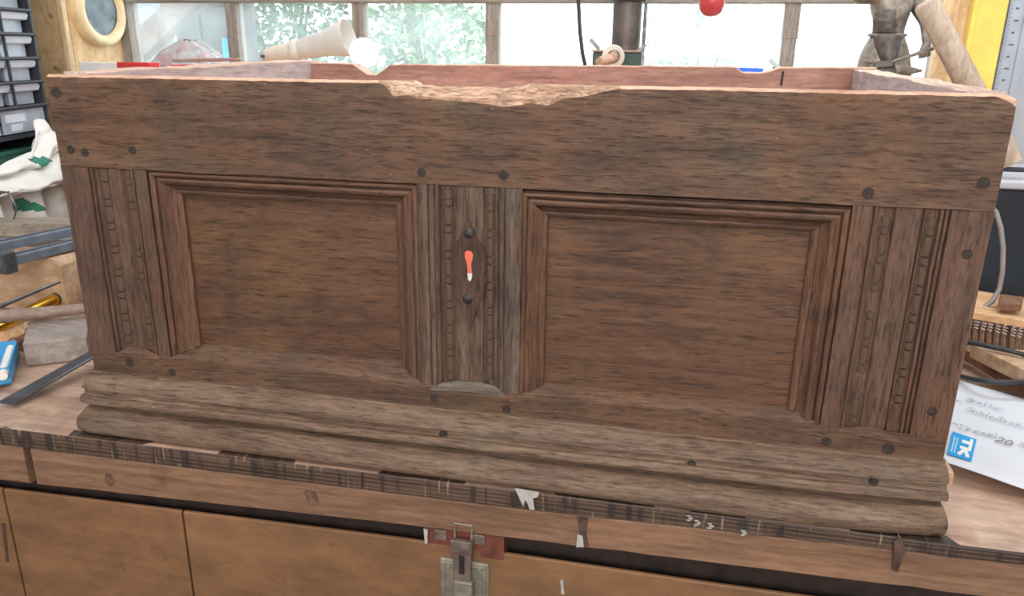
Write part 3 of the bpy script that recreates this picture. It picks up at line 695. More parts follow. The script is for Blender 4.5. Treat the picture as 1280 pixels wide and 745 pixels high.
obj('back_board', g, [M['oak_inner'], M['oak_top'], M['oak_rail']], chest)
obj('crack', MB().prism([(.432, .6598, .505), (.436, .6598, .504), (.437, .6598, .531), (.433, .6598, .530)], (0, -.0012, 0)), M['peg'], chest)
obj('floor_board', MB().box(-.56, .56, .034, .66, .02, .04), M['oak_inner'], chest)
# the salmon coloured thing one sees through the keyhole
M['salmon'] = plain('salmon_red_board', (232, 112, 84), .8, var=.06, scale=30)
M['rag_white'] = plain('white_paint', (226, 222, 216), .9, var=.05, scale=40)
dq = Vector((0, .575, .375)).normalized(); nq = Vector((0, -dq.z, dq.y))
def onb(x, t, h=0): return Vector((x, .045, .0415)) + Vector((x * 0, 0, 0)) + dq * t + nq * h
sb_ = thing('board', (-.12, .3, .04), 'salmon red board leaning inside the chest, seen only through the keyhole', 'board')
obj('sheet', MB().prism([onb(-.30, 0), onb(.10, 0), onb(.10, .70), onb(-.30, .70)], nq * .008), M['salmon'], sb_, bevel=.001)
obj('white_streak', MB().prism([onb(-.30, .235, .008), onb(.10, .255, .008), onb(.10, .285, .008), onb(-.30, .275, .008)], nq * .0008), M['rag_white'], sb_)

# ------------------------------------------------------------------ things round the chest
M['steel'] = plain('dull_steel', (112, 112, 114), .38, .85, .25, 40, .1)
M['steel_dark'] = plain('dark_scale_steel', (96, 98, 104), .42, .7, .2, 30, .1)
M['clampgrey'] = plain('blue_grey_painted_steel', (112, 120, 132), .45, .2, .18, 20, .1)
M['black'] = plain('black_plastic', (52, 55, 62), .5, var=.15)
M['whetgrey'] = wood('grey_weathered_block', (120, 110, 104), (152, 142, 136), (172, 162, 154), 'X', 3, 20, (), bump=.4, pore=.3, porec=(104, 92, 86))
M['pine'] = wood('pale_pine', (176, 132, 96), (204, 164, 124), (222, 186, 150), 'X', 2, 18, (), bump=.2, pore=.25, porec=(150, 106, 74))
M['pine_z'] = wood('pale_pine_upright', (186, 150, 108), (214, 182, 140), (230, 202, 164), 'Z', 2, 18, (), bump=.2, pore=.25, porec=(160, 118, 80))
M['pine_dirty'] = wood('handled_pine_block', (158, 126, 98), (192, 160, 130), (212, 182, 152), 'X', 2, 14, (((140, 104, 76), 9, .5, .7, .6),), bump=.2, pore=.2, porec=(130, 94, 70))
M['greywood'] = wood('grey_slats', (116, 104, 92), (146, 134, 122), (170, 158, 146), 'X', 2, 24, (), bump=.3, pore=.3)
M['ash'] = wood('handle_wood', (120, 98, 88), (146, 124, 112), (166, 144, 130), 'X', 3, 40, (), rough=.4, bump=.1, pore=.2, porec=(106, 84, 74))
M['ash_z'] = wood('pole_wood', (150, 128, 108), (178, 158, 140), (196, 178, 160), 'Z', 3, 30, (), rough=.5, bump=.1, pore=.2, porec=(130, 108, 90))
M['scrap'] = wood('rough_brown_offcut', (96, 66, 50), (130, 94, 72), (158, 122, 98), 'Y', 3, 30, (), bump=.4, pore=.3)
M['brass'] = plain('polished_brass', (212, 170, 62), .22, 1.0, .08, 12, 0)
M['cloth'] = plain('white_cotton_cloth', (226, 223, 218), .9, var=.03, scale=14, bump=.15, spec=.1)
M['greenprint'] = plain('green_print', (70, 132, 112), .9, var=.12, scale=30, spec=.1)
M['green'] = plain('green_box_card', (48, 96, 84), .55, var=.12, scale=18)
M['palegreen'] = plain('pale_mint_card', (186, 206, 196), .6, var=.05, scale=14)
M['blue'] = plain('blue_plastic_tray', (74, 158, 206), .4, var=.06, scale=10, bump=0)
M['red'] = plain('red_card', (206, 62, 62), .5, var=.08, scale=16)
M['white'] = plain('white_card', (226, 222, 218), .6, var=.04, scale=20)
M['clear'] = plain('milky_clear_plastic', (196, 206, 216), .25, var=.08, scale=20, trans=.35, spec=.5, bump=0)
M['drawer'] = plain('smoky_clear_drawer', (164, 172, 184), .3, var=.18, scale=9, trans=.15, spec=.5, bump=0)
M['lip'] = plain('pale_drawer_lip', (208, 212, 220), .35, var=.06, scale=9, bump=0)
M['cream'] = plain('cream_plastic', (206, 196, 182), .4, var=.04, bump=0)
M['yellow'] = plain('yellow_paint', (232, 202, 98), .45, var=.07, scale=16, bump=.05)  # yellow paled to carry the haze near the window
M['rulergrey'] = plain('satin_aluminium', (168, 174, 184), .4, .25, .05, 20, 0)
M['bronze'] = plain('dark_bronze', (96, 90, 86), .5, .3, .22, 60, .25)  # both bronzes lightened for the haze before the window
M['bronze_l'] = plain('worn_bronze', (132, 122, 112), .5, .3, .2, 60, .25)
M['pipe'] = plain('dark_steel_pipe', (92, 84, 80), .5, .5, .25, 16, .1)
M['machinegreen'] = plain('dark_green_enamel', (52, 74, 66), .4, var=.15, scale=20)
M['pinkred'] = plain('red_lacquer', (186, 66, 70), .35, var=.1, scale=8, bump=0, coat=.4)
M['cable_grey'] = plain('grey_cable', (138, 132, 128), .45, var=.08, bump=0)
M['cable_black'] = plain('black_cable', (48, 48, 52), .45, var=.1, bump=0)
M['boxnavy'] = plain('blue_black_bin', (26, 34, 42), .55, var=.35, scale=9, bump=.1)
M['rim'] = plain('pale_bin_rim', (176, 178, 182), .4, var=.05, bump=0)
M['bristle'] = plain('brown_steel_bristles', (156, 128, 108), .45, .3, .3, 200, .5)
M['wire'] = plain('shiny_bristle_wire', (196, 184, 176), .3, .5, .2, 200, .5)
M['blueink'] = plain('blue_paint_box', (40, 96, 200), .5, var=.06, bump=0)

V = Vector
# --- left: drawer cabinet, standing at a slight angle in front of the strand board corner
ca = math.radians(-12); cdv = V((math.sin(ca), math.cos(ca), 0)); cn = V((cdv.y, -cdv.x, 0)); P0 = V((-1.6, 1.08, 0))
def cpt(s, dpt, z): return P0 - cdv * s - cn * dpt + V((0, 0, z))
def cbox(g, s0, s1, d0, d1, z0, z1, mi=0): return g.obox(cpt((s0 + s1) / 2, (d0 + d1) / 2, (z0 + z1) / 2), cdv * (s1 - s0) / 2, cn * (d1 - d0) / 2, (0, 0, (z1 - z0) / 2), mi)
cab = thing('drawer_cabinet', cpt(.2, .08, BT), 'black small parts cabinet with rows of clear grey drawers at the left edge', 'cabinet')
SW = .430
g = MB(); cbox(g, -.006, .004, 0, .16, BT, .92); cbox(g, SW, SW + .01, 0, .16, BT, .92); cbox(g, .004, SW, .15, .16, BT, .92); cbox(g, .004, SW, 0, .16, .91, .92); cbox(g, .004, SW, .002, .15, .306, .318)
obj('case', g, M['black'], cab)
rows = [.392, .4575, .5225, .5875, .652, .7165, .781, .8455, .909]
for z in rows:
    obj('rail', MB().tube([cpt(0, -.004, z), cpt(SW, -.004, z)], .0048, 8), M['black'], cab, smooth=True)
for s in (.143, .286):
    obj('divider', cbox(MB(), s - .003, s + .003, -.003, .004, .392, .91), M['black'], cab)
for a, b in zip(rows, rows[1:]):
    for c in range(3):
        s0, s1 = .006 + c * .143, .1375 + c * .143
        g = MB(); cbox(g, s0 + .012, s1 - .003, .022, .026, a + .004, b - .020); cbox(g, s0 + .012, s1 - .003, .026, .14, a + .004, a + .007); cbox(g, s0 + .012, s0 + .015, .026, .14, a + .004, b - .03); cbox(g, s1 - .006, s1 - .003, .026, .14, a + .004, b - .03)
        d = obj('drawer', g, M['drawer'], cab)
        g = MB(); g.prism([cpt(s1 - .001, .006, b - .006), cpt(s1 - .001, .003, b - .012), cpt(s1 - .001, .008, b - .024), cpt(s1 - .001, .022, b - .028), cpt(s1 - .001, .022, b - .006)], cdv * (s1 - s0 - .004))
        obj('drawer_lip', g, M['lip'], d)
for c, s0 in enumerate((.004, .216)):
    g = MB(); cbox(g, s0 + .006, s0 + .206, .004, .008, .322, .384); cbox(g, s0 + .006, s0 + .206, .008, .14, .322, .326)
    d = obj('large_drawer', g, M['drawer'], cab)
    g = MB(); cbox(g, s0 + .10, s0 + .19, .0025, .005, .352, .374); cbox(g, s0 + .12, s0 + .17, .0025, .005, .328, .346)
    obj('paper_label', g, M['lip'], d)
# green carton on the bench under the cabinet's rail
gb = thing('carton', cpt(.2, .07, BT), 'green cardboard carton with a pale lid below the drawer cabinet', 'box')
g = MB(); cbox(g, .03, .30, .012, .07, BT, .262); obj('body', g, M['green'], gb, bevel=.002)
g = MB(); cbox(g, .03, .30, .012, .07, .263, .276); obj('lid', g, M['green'], gb, bevel=.002)
g = MB(); cbox(g, .05, .28, .0105, .013, .20, .232); obj('pale_band', g, M['palegreen'], gb)
g = MB(); cbox(g, .06, .22, .011, .013, .243, .247); obj('printed_line', g, M['palegreen'], gb)
# white cloth
ct = thing('cloth', cpt(.12, -.08, BT), 'crumpled white cotton cloth with green print heaped left of the chest', 'cloth')
tp = [(-1.4552, 0.6395, 0.2460), (-1.4818, 0.7643, 0.2573), (-1.4968, 0.8349, 0.2708), (-1.5091, 0.8929, 0.2762), (-1.5165, 0.9278, 0.3206), (-1.5247, 0.9664, 0.3500), (-1.5300, 0.9913, 0.3567), (-1.5348, 1.0135, 0.3526), (-1.5367, 1.0225, 0.3290), (-1.5400, 1.0383, 0.2997), (-1.5615, 1.1392, 0.2790)]
bt_ = [(-1.3756, 0.5531, 0.2062), (-1.3999, 0.6675, 0.2002), (-1.4131, 0.7296, 0.1950), (-1.4272, 0.7959, 0.1894), (-1.4426, 0.8686, 0.1897), (-1.4547, 0.9255, 0.1868), (-1.4740, 1.0164, 0.1880)]
tp = [V(p) for p in tp]; bt_ = [V(p) for p in bt_]
def sOf(p): return -(p - P0).dot(cdv)
def along(pts, s):
    q = sorted((sOf(p), p.z) for p in pts); return interp(q, s)
sa, sb = sOf(tp[0]), sOf(tp[-1])
def clothf(u, v):
    s = lerp(sa, sb, u); zt = along(tp, s); zb = along(bt_, s)
    d = -(lerp(.11, .05, v) + .016 * math.sin(v * 8 + u * 4 + 2.5 * nz(u * 3, v * 3)) + .022 * math.exp(-((v - .22) / .16) ** 2) + .016 * nz(u * 8, v * 7))
    return tuple(cpt(s, min(d, -.012), lerp(zb, zt, v)))
g = MB().grid(80, 44, clothf)
def paint(g, poly):
    poly = [V(p) for p in poly]
    for k, f in enumerate(g.f):
        c = sum((V(g.v[i]) for i in f), V()) / 4; w_ = 0; n_ = len(poly); cs = -sOf(c)
        for i in range(n_):
            a0, a1 = poly[i], poly[(i + 1) % n_]; x0, x1 = -sOf(a0), -sOf(a1)
            if (a0.z > c.z) != (a1.z > c.z) and cs < (x1 - x0) * (c.z - a0.z) / (a1.z - a0.z) + x0: w_ += 1
        if w_ % 2: g.m[k] = 1
paint(g, [(-1.4824, 0.8636, 0.2612), (-1.4894, 0.8963, 0.2611), (-1.4977, 0.9354, 0.2536), (-1.4986, 0.9396, 0.2418), (-1.4911, 0.9043, 0.2378), (-1.4836, 0.8690, 0.2430)])
o = obj('upper_fold', g, [M['cloth'], M['greenprint']], ct, smooth=True, angle=180); sd = o.modifiers.new('t', 'SOLIDIFY'); sd.thickness = .003
lo_ = [V(p) for p in ((-1.4054, 0.5975, 0.1769), (-1.5210, 1.1414, 0.0657))]
def cloth2(u, v):
    s = lerp(sa, sb, u); zt = along(bt_, s) + .02
    return tuple(cpt(s, -(.075 + .016 * math.sin(u * 22 + 3 * nz(u * 4, v)) + .008 * nz(u * 9, v * 5)) - .02 * (1 - v), lerp(BT + .004, zt, v)))
g = MB().grid(90, 40, cloth2)
paint(g, [(-1.4521, 0.7690, 0.1649), (-1.4601, 0.8068, 0.1642), (-1.4734, 0.8690, 0.1163), (-1.4518, 0.7677, 0.1372)])
o = obj('hanging_fold', g, [M['cloth'], M['greenprint']], ct, smooth=True, angle=180); sd = o.modifiers.new('t', 'SOLIDIFY'); sd.thickness = .003
# stack of grey boards and slats in front of the cloth
def plank(name, quad, th, mat, label, cat, group=None, bevel=.0015):
    o = obj(name, MB().prism(quad, (0, 0, -th)), mat, origin=tuple((V(quad[0]) + V(quad[2])) / 2 - V((0, 0, th))), bevel=bevel)
    return tag(o, label, cat, group)
def flat(pts): return pts
z1 = .088
plank('board', [(-1.3901, 0.5039, 0.1200), (-1.1087, 0.6049, 0.1200), (-1.1875, 0.6996, 0.1200), (-1.4751, 0.5838, 0.1200)], .120 - BT, M['greywood'], 'thick grey weathered board lying under the steel clamp bars', 'board')
plank('board', [(-1.4148, 0.5347, 0.1520), (-1.1370, 0.6299, 0.1520), (-1.1898, 0.6927, 0.1520), (-1.4847, 0.6005, 0.1520)], .031, M['greywood'], 'narrow grey board lying against the foot of the white cloth', 'board')
# bar clamps
def clamp(a, b, label, r):
    a, b = V(a), V(b); d = (b - a).normalized(); t = thing('bar_clamp', a, label, 'clamp', None)
    obj('bar', MB().bar(a, b, .030, .020), M['clampgrey'], t, bevel=.002)
    obj('groove', MB().bar(a + V((0, 0, .0102)), b + V((0, 0, .0102)), .008, .001), M['black'], t)
    h = a + d * r; obj('jaw', MB().bar(h - d * .014, h + d * .014, .042, .046), M['steel_dark'], t, bevel=.003)
    return t
clamp((-1.1002, 0.2524, 0.1350), (-1.0508, 0.5641, 0.1350), 'blue-grey steel bar clamp resting on the pale wood block', .09)
clamp((-1.1690, 0.3216, 0.1500), (-1.1009, 0.6125, 0.1500), 'blue-grey steel bar clamp lying behind the nearer one', .03)
# wire loop
o = obj('wire_hook', MB().tube([(-1.3256, 0.6200, 0.2220), (-1.3198, 0.6200, 0.2067), (-1.3088, 0.6200, 0.1837), (-1.3174, 0.6200, 0.1654), (-1.3283, 0.6200, 0.1469), (-1.3526, 0.6200, 0.1415), (-1.3579, 0.6200, 0.1492), (-1.3697, 0.6200, 0.1585), (-1.3852, 0.6200, 0.1416), (-1.3799, 0.6200, 0.1238), (-1.3643, 0.6200, 0.1308), (-1.3569, 0.6200, 0.1433)], [.0035, .0035, .0025] + [.0018] * 9, 8), M['steel'], smooth=True, origin=(-1.3695, 0.6200, 0.1285), angle=180)
tag(o, 'thin bent steel wire with a round loop above the clamp bars', 'wire')
# pale wood block
wb0, wb1 = (-1.3557, 0.4300, 0.0313), (-1.0331, 0.4300, 0.0231); wt = (-1.0337, 0.4300, 0.1246)
o = obj('wood_block', MB().prism([(wb0[0], .43, BT), (wb1[0] + .0, .43, BT), (wb1[0] - .004, .43, wt[2] - .02), (wb1[0] - .016, .43, wt[2] - .004), (wb1[0] - .035, .43, wt[2]), (wb0[0], .43, wt[2] - .008)], (0, .075, 0)), M['pine_dirty'], origin=(wb1[0] - .1, .46, BT), bevel=.003)
tag(o, 'pale smooth wood block standing behind the brass tube', 'block')
o = obj('rag', MB().grid(16, 8, lambda u, v: (lerp(-1.02, -.90, u), .60 + .05 * v + .01 * nz(u * 4, v * 3), .12 * (1 - v * v) + .02 * nz(u * 6, v * 4) + BT + .02)), M['cloth'], origin=(-.96, .63, BT), smooth=True)
tag(o, 'white rag between the pale wood block and the chest', 'rag')
o = obj('offcut', MB().box(-1.02, -.86, .47, .53, BT, .052), M['scrap'], origin=(-.94, .5, BT), bevel=.003)
tag(o, 'small brown offcut beside the pale wood block', 'offcut')
# thin rod, brass tube and round handle
o = obj('thin_rod', MB().tube([(-0.9870, 0.1334, 0.0880), (-0.9502, 0.1853, 0.1000), (-0.9163, 0.2971, 0.1180)], [.0045, .0045, .003], 8), M['steel'], origin=(-0.9502, 0.1853, 0.1000), smooth=True, angle=60)
tag(o, 'thin grey steel rod leaning across the pale wood block', 'rod')
bt = thing('brass_tube', (-1.0362, 0.2921, 0.0120), 'shiny brass tube with a dark knob lying behind the round handle', 'tube')
a, b = V((-1.0172, 0.1655, 0.0300)), V((-1.0571, 0.4196, 0.0300))
obj('barrel', MB().tube([a, b], .0135, 16), M['brass'], bt, smooth=True, angle=60)
d = (b - a).normalized()
obj('knob', MB().lathe([(.006, 0), (.010, .004), (.014, .012), (.015, .020), (.012, .028), (.004, .033)], b, d, 14), M['pipe'], bt, smooth=True, angle=70)
obj('clear_ring', MB().tube([b + d * .045 + V((.012 * math.cos(k * .5236), 0, .012 * math.sin(k * .5236))) for k in range(13)], .0035, 6, caps=False), M['clear'], bt, smooth=True)
rh = thing('round_handle', (-0.9800, 0.3003, 0.0450), 'long round wooden tool handle lying across the grey block', 'handle')
obj('shaft', MB().tube([(-1.0564, 0.1754, 0.0580), (-1.0080, 0.2346, 0.0580), (-0.9415, 0.2811, 0.0580), (-0.8692, 0.3304, 0.0580)], [.0145, .0135, .0118, .0100], 16), M['ash'], rh, smooth=True, angle=60)
obj('worn_end', MB().tube([(-1.0564, 0.1754, 0.0580), (-1.0611, 0.1697, 0.0580)], [.0145, .010], 16), M['ash'], rh, smooth=True, angle=60)
# grey block
plank('grey_block', [(-0.8923, 0.1617, 0.0400), (-0.8074, 0.2212, 0.0400), (-0.8875, 0.3284, 0.0400), (-0.9737, 0.2620, 0.0400)], .040 - BT, M['whetgrey'], 'squared grey wood block on the bench beside the chest', 'block', bevel=.002)
# steel strip, one end raised on the block side
sp = [(-0.8055, 0.0116, 0.0010), (-0.7745, 0.0114, 0.0010), (-0.7480, 0.1665, 0.0240), (-0.7442, 0.2001, 0.0300), (-0.7722, 0.2181, 0.0300), (-0.7754, 0.1875, 0.0240)]
o = obj('steel_strip', MB().prism(sp, (0, 0, .003)), M['steel_dark'], origin=sp[0]); tag(o, 'dark steel strip with a slanted tip lying on the bench at left', 'strip')
# blue tray with its contents
bt0 = thing('tray', (-0.9215, 0.1365, 0.0000), 'small light blue plastic tray at the left end of the bench', 'tray')
q = [V(p) for p in ((-0.9045, 0.0191, 0.0010), (-0.8478, 0.0831, 0.0010), (-0.9362, 0.1939, 0.0010), (-1.0095, 0.1513, 0.0010))]
def wallp(a, b, h=.030, t=.003):
    d = (b - a).normalized(); nrm = V((-d.y, d.x, 0)) * t
    return MB().prism([a, b, b + V((0, 0, h)), a + V((0, 0, h))], nrm)
for a, b in zip(q, q[1:] + q[:1]): obj('wall', wallp(a, b), M['blue'], bt0)
obj('base', MB().prism(q, (0, 0, .002)), M['blue'], bt0)
o = obj('white_tube', MB().tube([(-0.8462, 0.0661, 0.0220), (-0.9322, 0.1741, 0.0220)], .008, 12), M['white'], origin=(-0.8834, 0.1032, 0.0100), smooth=True, angle=60); tag(o, 'short white tube standing in the blue tray', 'tube')
o = obj('crumpled_paper', MB().grid(12, 10, lambda u, v: tuple(V((-0.9848, 0.1662, 0.0200)).lerp(V((-0.9738, 0.2477, 0.0200)), u) + V((-.03 * v, .06 * v, .012 * math.sin(3.1 * v) + .008 * nz(u * 5, v * 5))))), M['pine'], origin=(-1.0017, 0.2360, 0.0100), smooth=True); tag(o, 'crumpled tan wrapping behind the blue tray', 'paper')
o = obj('dark_block', MB().box(-.975, -.925, .225, .262, BT, .022), M['scrap'], origin=(-.95, .245, BT), bevel=.002); tag(o, 'small dark offcut between blue tray and grey block', 'offcut')

# --- shelf along the foot of the window, behind the chest
sh = thing('shelf', (-.2, 1.25, BT), 'raised wooden shelf along the window behind the chest', 'shelf')
obj('shelf_board', MB().box(-1.30, .835, .86, 1.495, .30, .33), M['pine'], sh)
for x in (-1.28, -.25, .80): obj('support', MB().box(x, x + .03, .88, 1.48, BT, .30), M['pine'], sh)
SZ = .33
# round gauge on the strand board
gc = V((-1.64, 1.395, .668)); gg = thing('wall_gauge', gc, 'round wall gauge with a pale wooden rim on the strand board', 'gauge')
def radial(prof): return MB()._lathe2(prof, gc, V((1, 0, 0)), 40, 0)
obj('case', radial([(.112, 0), (.112, .022), (.108, .030), (.098, .034), (.086, .033), (.078, .028), (.076, .020)]), plain('golden_beech_rim', (224, 200, 156), .35, var=.06, scale=20, bump=.05, coat=.3), gg, smooth=True, angle=180)
obj('dial', radial([(.0765, .018), (.002, .018)]), plain('dull_blue_grey_dial', (112, 124, 132), .5, var=.2, scale=24, bump=0), gg)
obj('glass_cover', radial([(.0765, .021), (.05, .0235), (.002, .0245)]), M['clear'], gg, smooth=True)
bpy.data.objects.remove(bpy.data.objects['glass_cover'])
# cartons, bag and bar at the left
c0, c1 = (-1.5684, 1.2200, 0.5045), (-1.4383, 1.2200, 0.5065); c2 = (-1.3219, 1.2200, 0.5084)
t = thing('carton', (-1.56, 1.23, BT), 'flat red and white carton behind the left end of the chest', 'box')
obj('body', MB().box(c0[0], c2[0], 1.20, 1.245, BT, c1[2] + .004), M['white'], t, bevel=.002)
obj('red_end', MB().box(c1[0] + .005, c2[0] + .001, 1.198, 1.247, .33, c1[2] + .006), M['red'], t, bevel=.002)
t = thing('carton', (-1.15, 1.1, SZ), 'low red carton under the brown bar', 'box')
r0, r1 = (-1.1557, 1.0800, 0.5151), (-0.9446, 1.0800, 0.5184)
obj('body', MB().box(r0[0], r1[0], 1.06, 1.14, SZ, r0[2] - .004), M['red'], t, bevel=.002)
obj('white_flap', MB().prism([(-1.0774, 1.0500, 0.5188), (-1.0100, 1.0500, 0.5093), (-1.0510, 1.0500, 0.4938)], (0, .004, 0)), M['white'], t)
o = obj('flat_bar', MB().bar((-1.1478, 1.0700, 0.5218), (-0.9672, 1.1200, 0.5283), .022, .009), M['ash'], origin=(-1.0538, 1.0900, 0.5208), bevel=.002); tag(o, 'brown wooden bar lying on the low red carton', 'bar')
bc = V((-1.2742, 1.3400, 0.5795))
bag = thing('plastic_bag', (-1.22, 1.25, SZ), 'crinkled clear plastic bag with red and white contents', 'bag')
def bagf(u, v):
    a = u * 2 * math.pi; p = v; r = math.sin(max(.02, min(.985, p)) * math.pi) ** .55
    top = bc.z
    z = lerp(SZ + .002, top, p) + .012 * nz(math.cos(a) * 2, math.sin(a) * 2, p * 5) * (p > .1)
    rr = 1 + .22 * nz(math.cos(a) * 2.4, math.sin(a) * 2.4, p * 6) + .1 * nz(math.cos(a) * 7, math.sin(a) * 7, p * 14)
    return (bc.x + .150 * r * rr * math.cos(a), 1.34 + .07 * r * rr * math.sin(a), z)
M['bag'] = plain('crinkled_clear_film', (236, 238, 242), .12, var=.04, scale=60, trans=.6, spec=.8, bump=1.0)
obj('film', MB().grid(48, 26, bagf, closeu=True), M['bag'], bag, smooth=True, angle=25)
for k, (dx, dz, m_, r) in enumerate(((-.07, .175, 'red', .028), (.0, .185, 'white', .032), (.05, .18, 'red', .022), (-.02, .21, 'red', .018), (.07, .16, 'white', .03))):
    obj('contents', MB().grid(12, 8, lambda u, v: tuple(V((bc.x + dx, 1.34, SZ + dz)) + V((math.cos(u * 6.283) * math.sin(v * 3.14), .7 * math.sin(u * 6.283) * math.sin(v * 3.14), math.cos(v * 3.14))) * r * (1 + .3 * nz(u * 5 + k, v * 5))), closeu=True), M[m_], bag, smooth=True)
# cream lamp lying on the shelf
lm = thing('bench_lamp', (-.98, 1.2, SZ), 'cream bench lamp with a collared socket and pale flared shade', 'lamp')
a, b = V((-0.9323, 1.2000, 0.5348)), V((-0.8455, 1.2000, 0.5513)); d = (b - a).normalized()
obj('socket', MB().lathe([(.010, -.012), (.020, -.004), (.024, .01), (.026, .04), (.026, (b - a).length)], a, d, 20), M['cream'], lm, smooth=True, angle=50)
obj('collar', MB().lathe([(.030, -.004), (.033, 0), (.033, .010), (.030, .020)], b, d, 24), M['cream'], lm, smooth=True, angle=50)
e = V((-0.6767, 1.2000, 0.5898)); d2 = (e - b).normalized(); L = (e - b).length
M['frost'] = plain('frosted_cream_shade', (236, 232, 226), .5, var=.03, trans=.5, bump=0)
obj('shade', MB()._lathe2([(.024, .014), (.028, .03), (.036, L * .6), (.052, L), (.050, L), (.034, L * .6), (.026, .03)], b, d2, 24, 0), M['frost'], lm, smooth=True, angle=60)
obj('stem', MB().tube([a + d * .02, V((a.x + .02, 1.2, .48)), V((a.x + .03, 1.2, SZ + .01))], .008, 10), M['cream'], lm, smooth=True)
obj('base', MB().lathe([(.05, 0), (.05, .008), (.03, .014), (.008, .018)], (a.x + .03, 1.2, SZ), (0, 0, 1), 24), M['cream'], lm, smooth=True, angle=40)
obj('switch', MB().lathe([(.005, 0), (.005, .008), (.003, .010)], a + V((.0, -.022, .002)), (0, -1, 0), 10), M['pipe'], lm)
# white globe bulb
gl = V((-0.5213, 0.9300, 0.5514)); t = thing('globe_lamp', (gl.x, .93, SZ), 'white globe bulb glowing in the left notch of the chest back', 'lamp')
kb = NT('lit_opal_globe'); kb.b.inputs['Base Color'].default_value = (.95, .95, .95, 1); kb.b.inputs['Emission Color'].default_value = (1, .98, .96, 1); kb.b.inputs['Emission Strength'].default_value = 1.2
kb.l(kb.ramp(kb.noise(kb.mapping((1, 1, 1)), 20), ((0, (.9, .9, .9, 1)), (1, (1, 1, 1, 1)))), kb.b.inputs['Base Color'])
obj('globe', MB()._lathe2([(.0355 * math.sin(k / 16 * math.pi), -.0355 * math.cos(k / 16 * math.pi)) for k in range(17)], gl, V((0, 0, 1)), 28, 0), kb.m, t, smooth=True, angle=180)
obj('cap', MB().lathe([(.014, 0), (.014, .03), (.011, .034)], gl - V((0, 0, .066)), (0, 0, 1), 16), M['cream'], t, smooth=True, angle=40)
obj('stem', MB().tube([gl - V((0, 0, .064)), (gl.x, .93, SZ + .01)], .007, 10), M['pipe'], t, smooth=True)
obj('foot', MB().lathe([(.035, 0), (.035, .006), (.01, .012)], (gl.x, .93, SZ), (0, 0, 1), 20), M['pipe'], t, smooth=True, angle=40)
# black cable hanging in front of the window
o = obj('hanging_cable', MB().tube([(-.075, 1.3, 1.9), (-0.0523, 1.3000, 0.8148), (-0.0454, 1.3000, 0.6946), (-0.0378, 1.3000, 0.6121), (-0.0289, 1.3000, 0.5576), (-0.0210, 1.3000, 0.5279), (-0.0102, 1.3000, 0.4852), (-.03, 1.3, .42), (-.02, 1.3, SZ)], .0055, 10), M['cable_black'], origin=(-.02, 1.3, SZ), smooth=True, angle=180)
tag(o, 'black cable hanging in front of the middle window pane', 'cable')
# steel pipe
pc = (0.0820, 1.4000, 0.6154); t = thing('steel_pipe', (pc[0], 1.40, SZ), 'dark upright steel pipe before the window, with collar', 'pipe')
obj('pipe', MB().tube([(pc[0], 1.4, SZ), (pc[0], 1.4, 1.9)], .0405, 28), M['pipe'], t, smooth=True, angle=60)
zc = (0.0803, 1.3600, 0.6940)[2]
obj('collar', MB().lathe([(.044, 0), (.048, .004), (.048, .05), (.044, .054)], (pc[0], 1.4, zc), (0, 0, 1), 28), M['black'], t, smooth=True, angle=40)
obj('side_rod', MB().tube([(pc[0] + .050, 1.385, SZ), (pc[0] + .055, 1.385, 1.9)], .005, 10), M['steel'], t, smooth=True)
# green machine box
b0, b1 = (0.0109, 1.2000, 0.5662), (0.1428, 1.2000, 0.5319); t = thing('machine_box', ((b0[0] + b1[0]) / 2, 1.22, SZ), 'dark green metal box with two levers in front of the pipe', 'box')
obj('body', MB().box(b0[0], b1[0] - .003, 1.2, 1.29, SZ, b0[2] - .006), M['machinegreen'], t, bevel=.003)
obj('top_plate', MB().box(b0[0] - .002, b1[0] - .001, 1.195, 1.295, b0[2] - .006, b0[2]), M['ash'], t, bevel=.0015)
obj('corner_post', MB().box(b1[0] - .004, b1[0] + .004, 1.195, 1.205, SZ, b0[2]), M['steel'], t)
obj('lever', MB().bar((0.0023, 1.2100, 0.5923), (0.0268, 1.2100, 0.5664), .010, .010), M['steel'], t, bevel=.001)
obj('lever', MB().bar((0.1496, 1.2100, 0.5799), (0.1278, 1.2100, 0.5637), .008, .008), M['steel'], t, bevel=.001)
# spool in front of it
sc_ = V((0.0751, 1.0800, 0.5496)); t = thing('spool', (sc_.x, 1.08, SZ), 'cream spool with a pale wooden spindle before the green box', 'spool')
obj('flange', MB()._lathe2([(.017, .0), (.027, .001), (.029, .004), (.027, .007), (.017, .008)], sc_, V((.35, -1, 0)).normalized(), 24, 0), M['cream'], t, smooth=True, angle=50)
obj('spindle', MB().tube([sc_ + V((.004, .01, .0)), sc_ + V((-.028, -.05, -.012))], [.013, .011], 14), M['oak_top'], t, smooth=True, angle=50)
obj('stand', MB().box(sc_.x - .012, sc_.x + .012, 1.085, 1.10, SZ, sc_.z - .01), M['pine'], t, bevel=.002)
# red ball on a cord
rb = V((0.3013, 1.0000, 0.6752)); t = thing('hanging_ball', (rb.x, 1.0, rb.z), 'red lacquered ball hanging on a cord in front of the window', 'ball')
obj('ball', MB()._lathe2([(.0005, -.034), (.014, -.032), (.024, -.024), (.029, -.010), (.030, .004), (.027, .020), (.019, .036), (.010, .048), (.004, .052)], rb, V((0, 0, 1)), 28, 0), M['pinkred'], t, smooth=True, angle=180)
obj('cord', MB().tube([rb + V((0, 0, .05)), (rb.x, 1.0, 1.9)], .0015, 6), M['cable_black'], t)
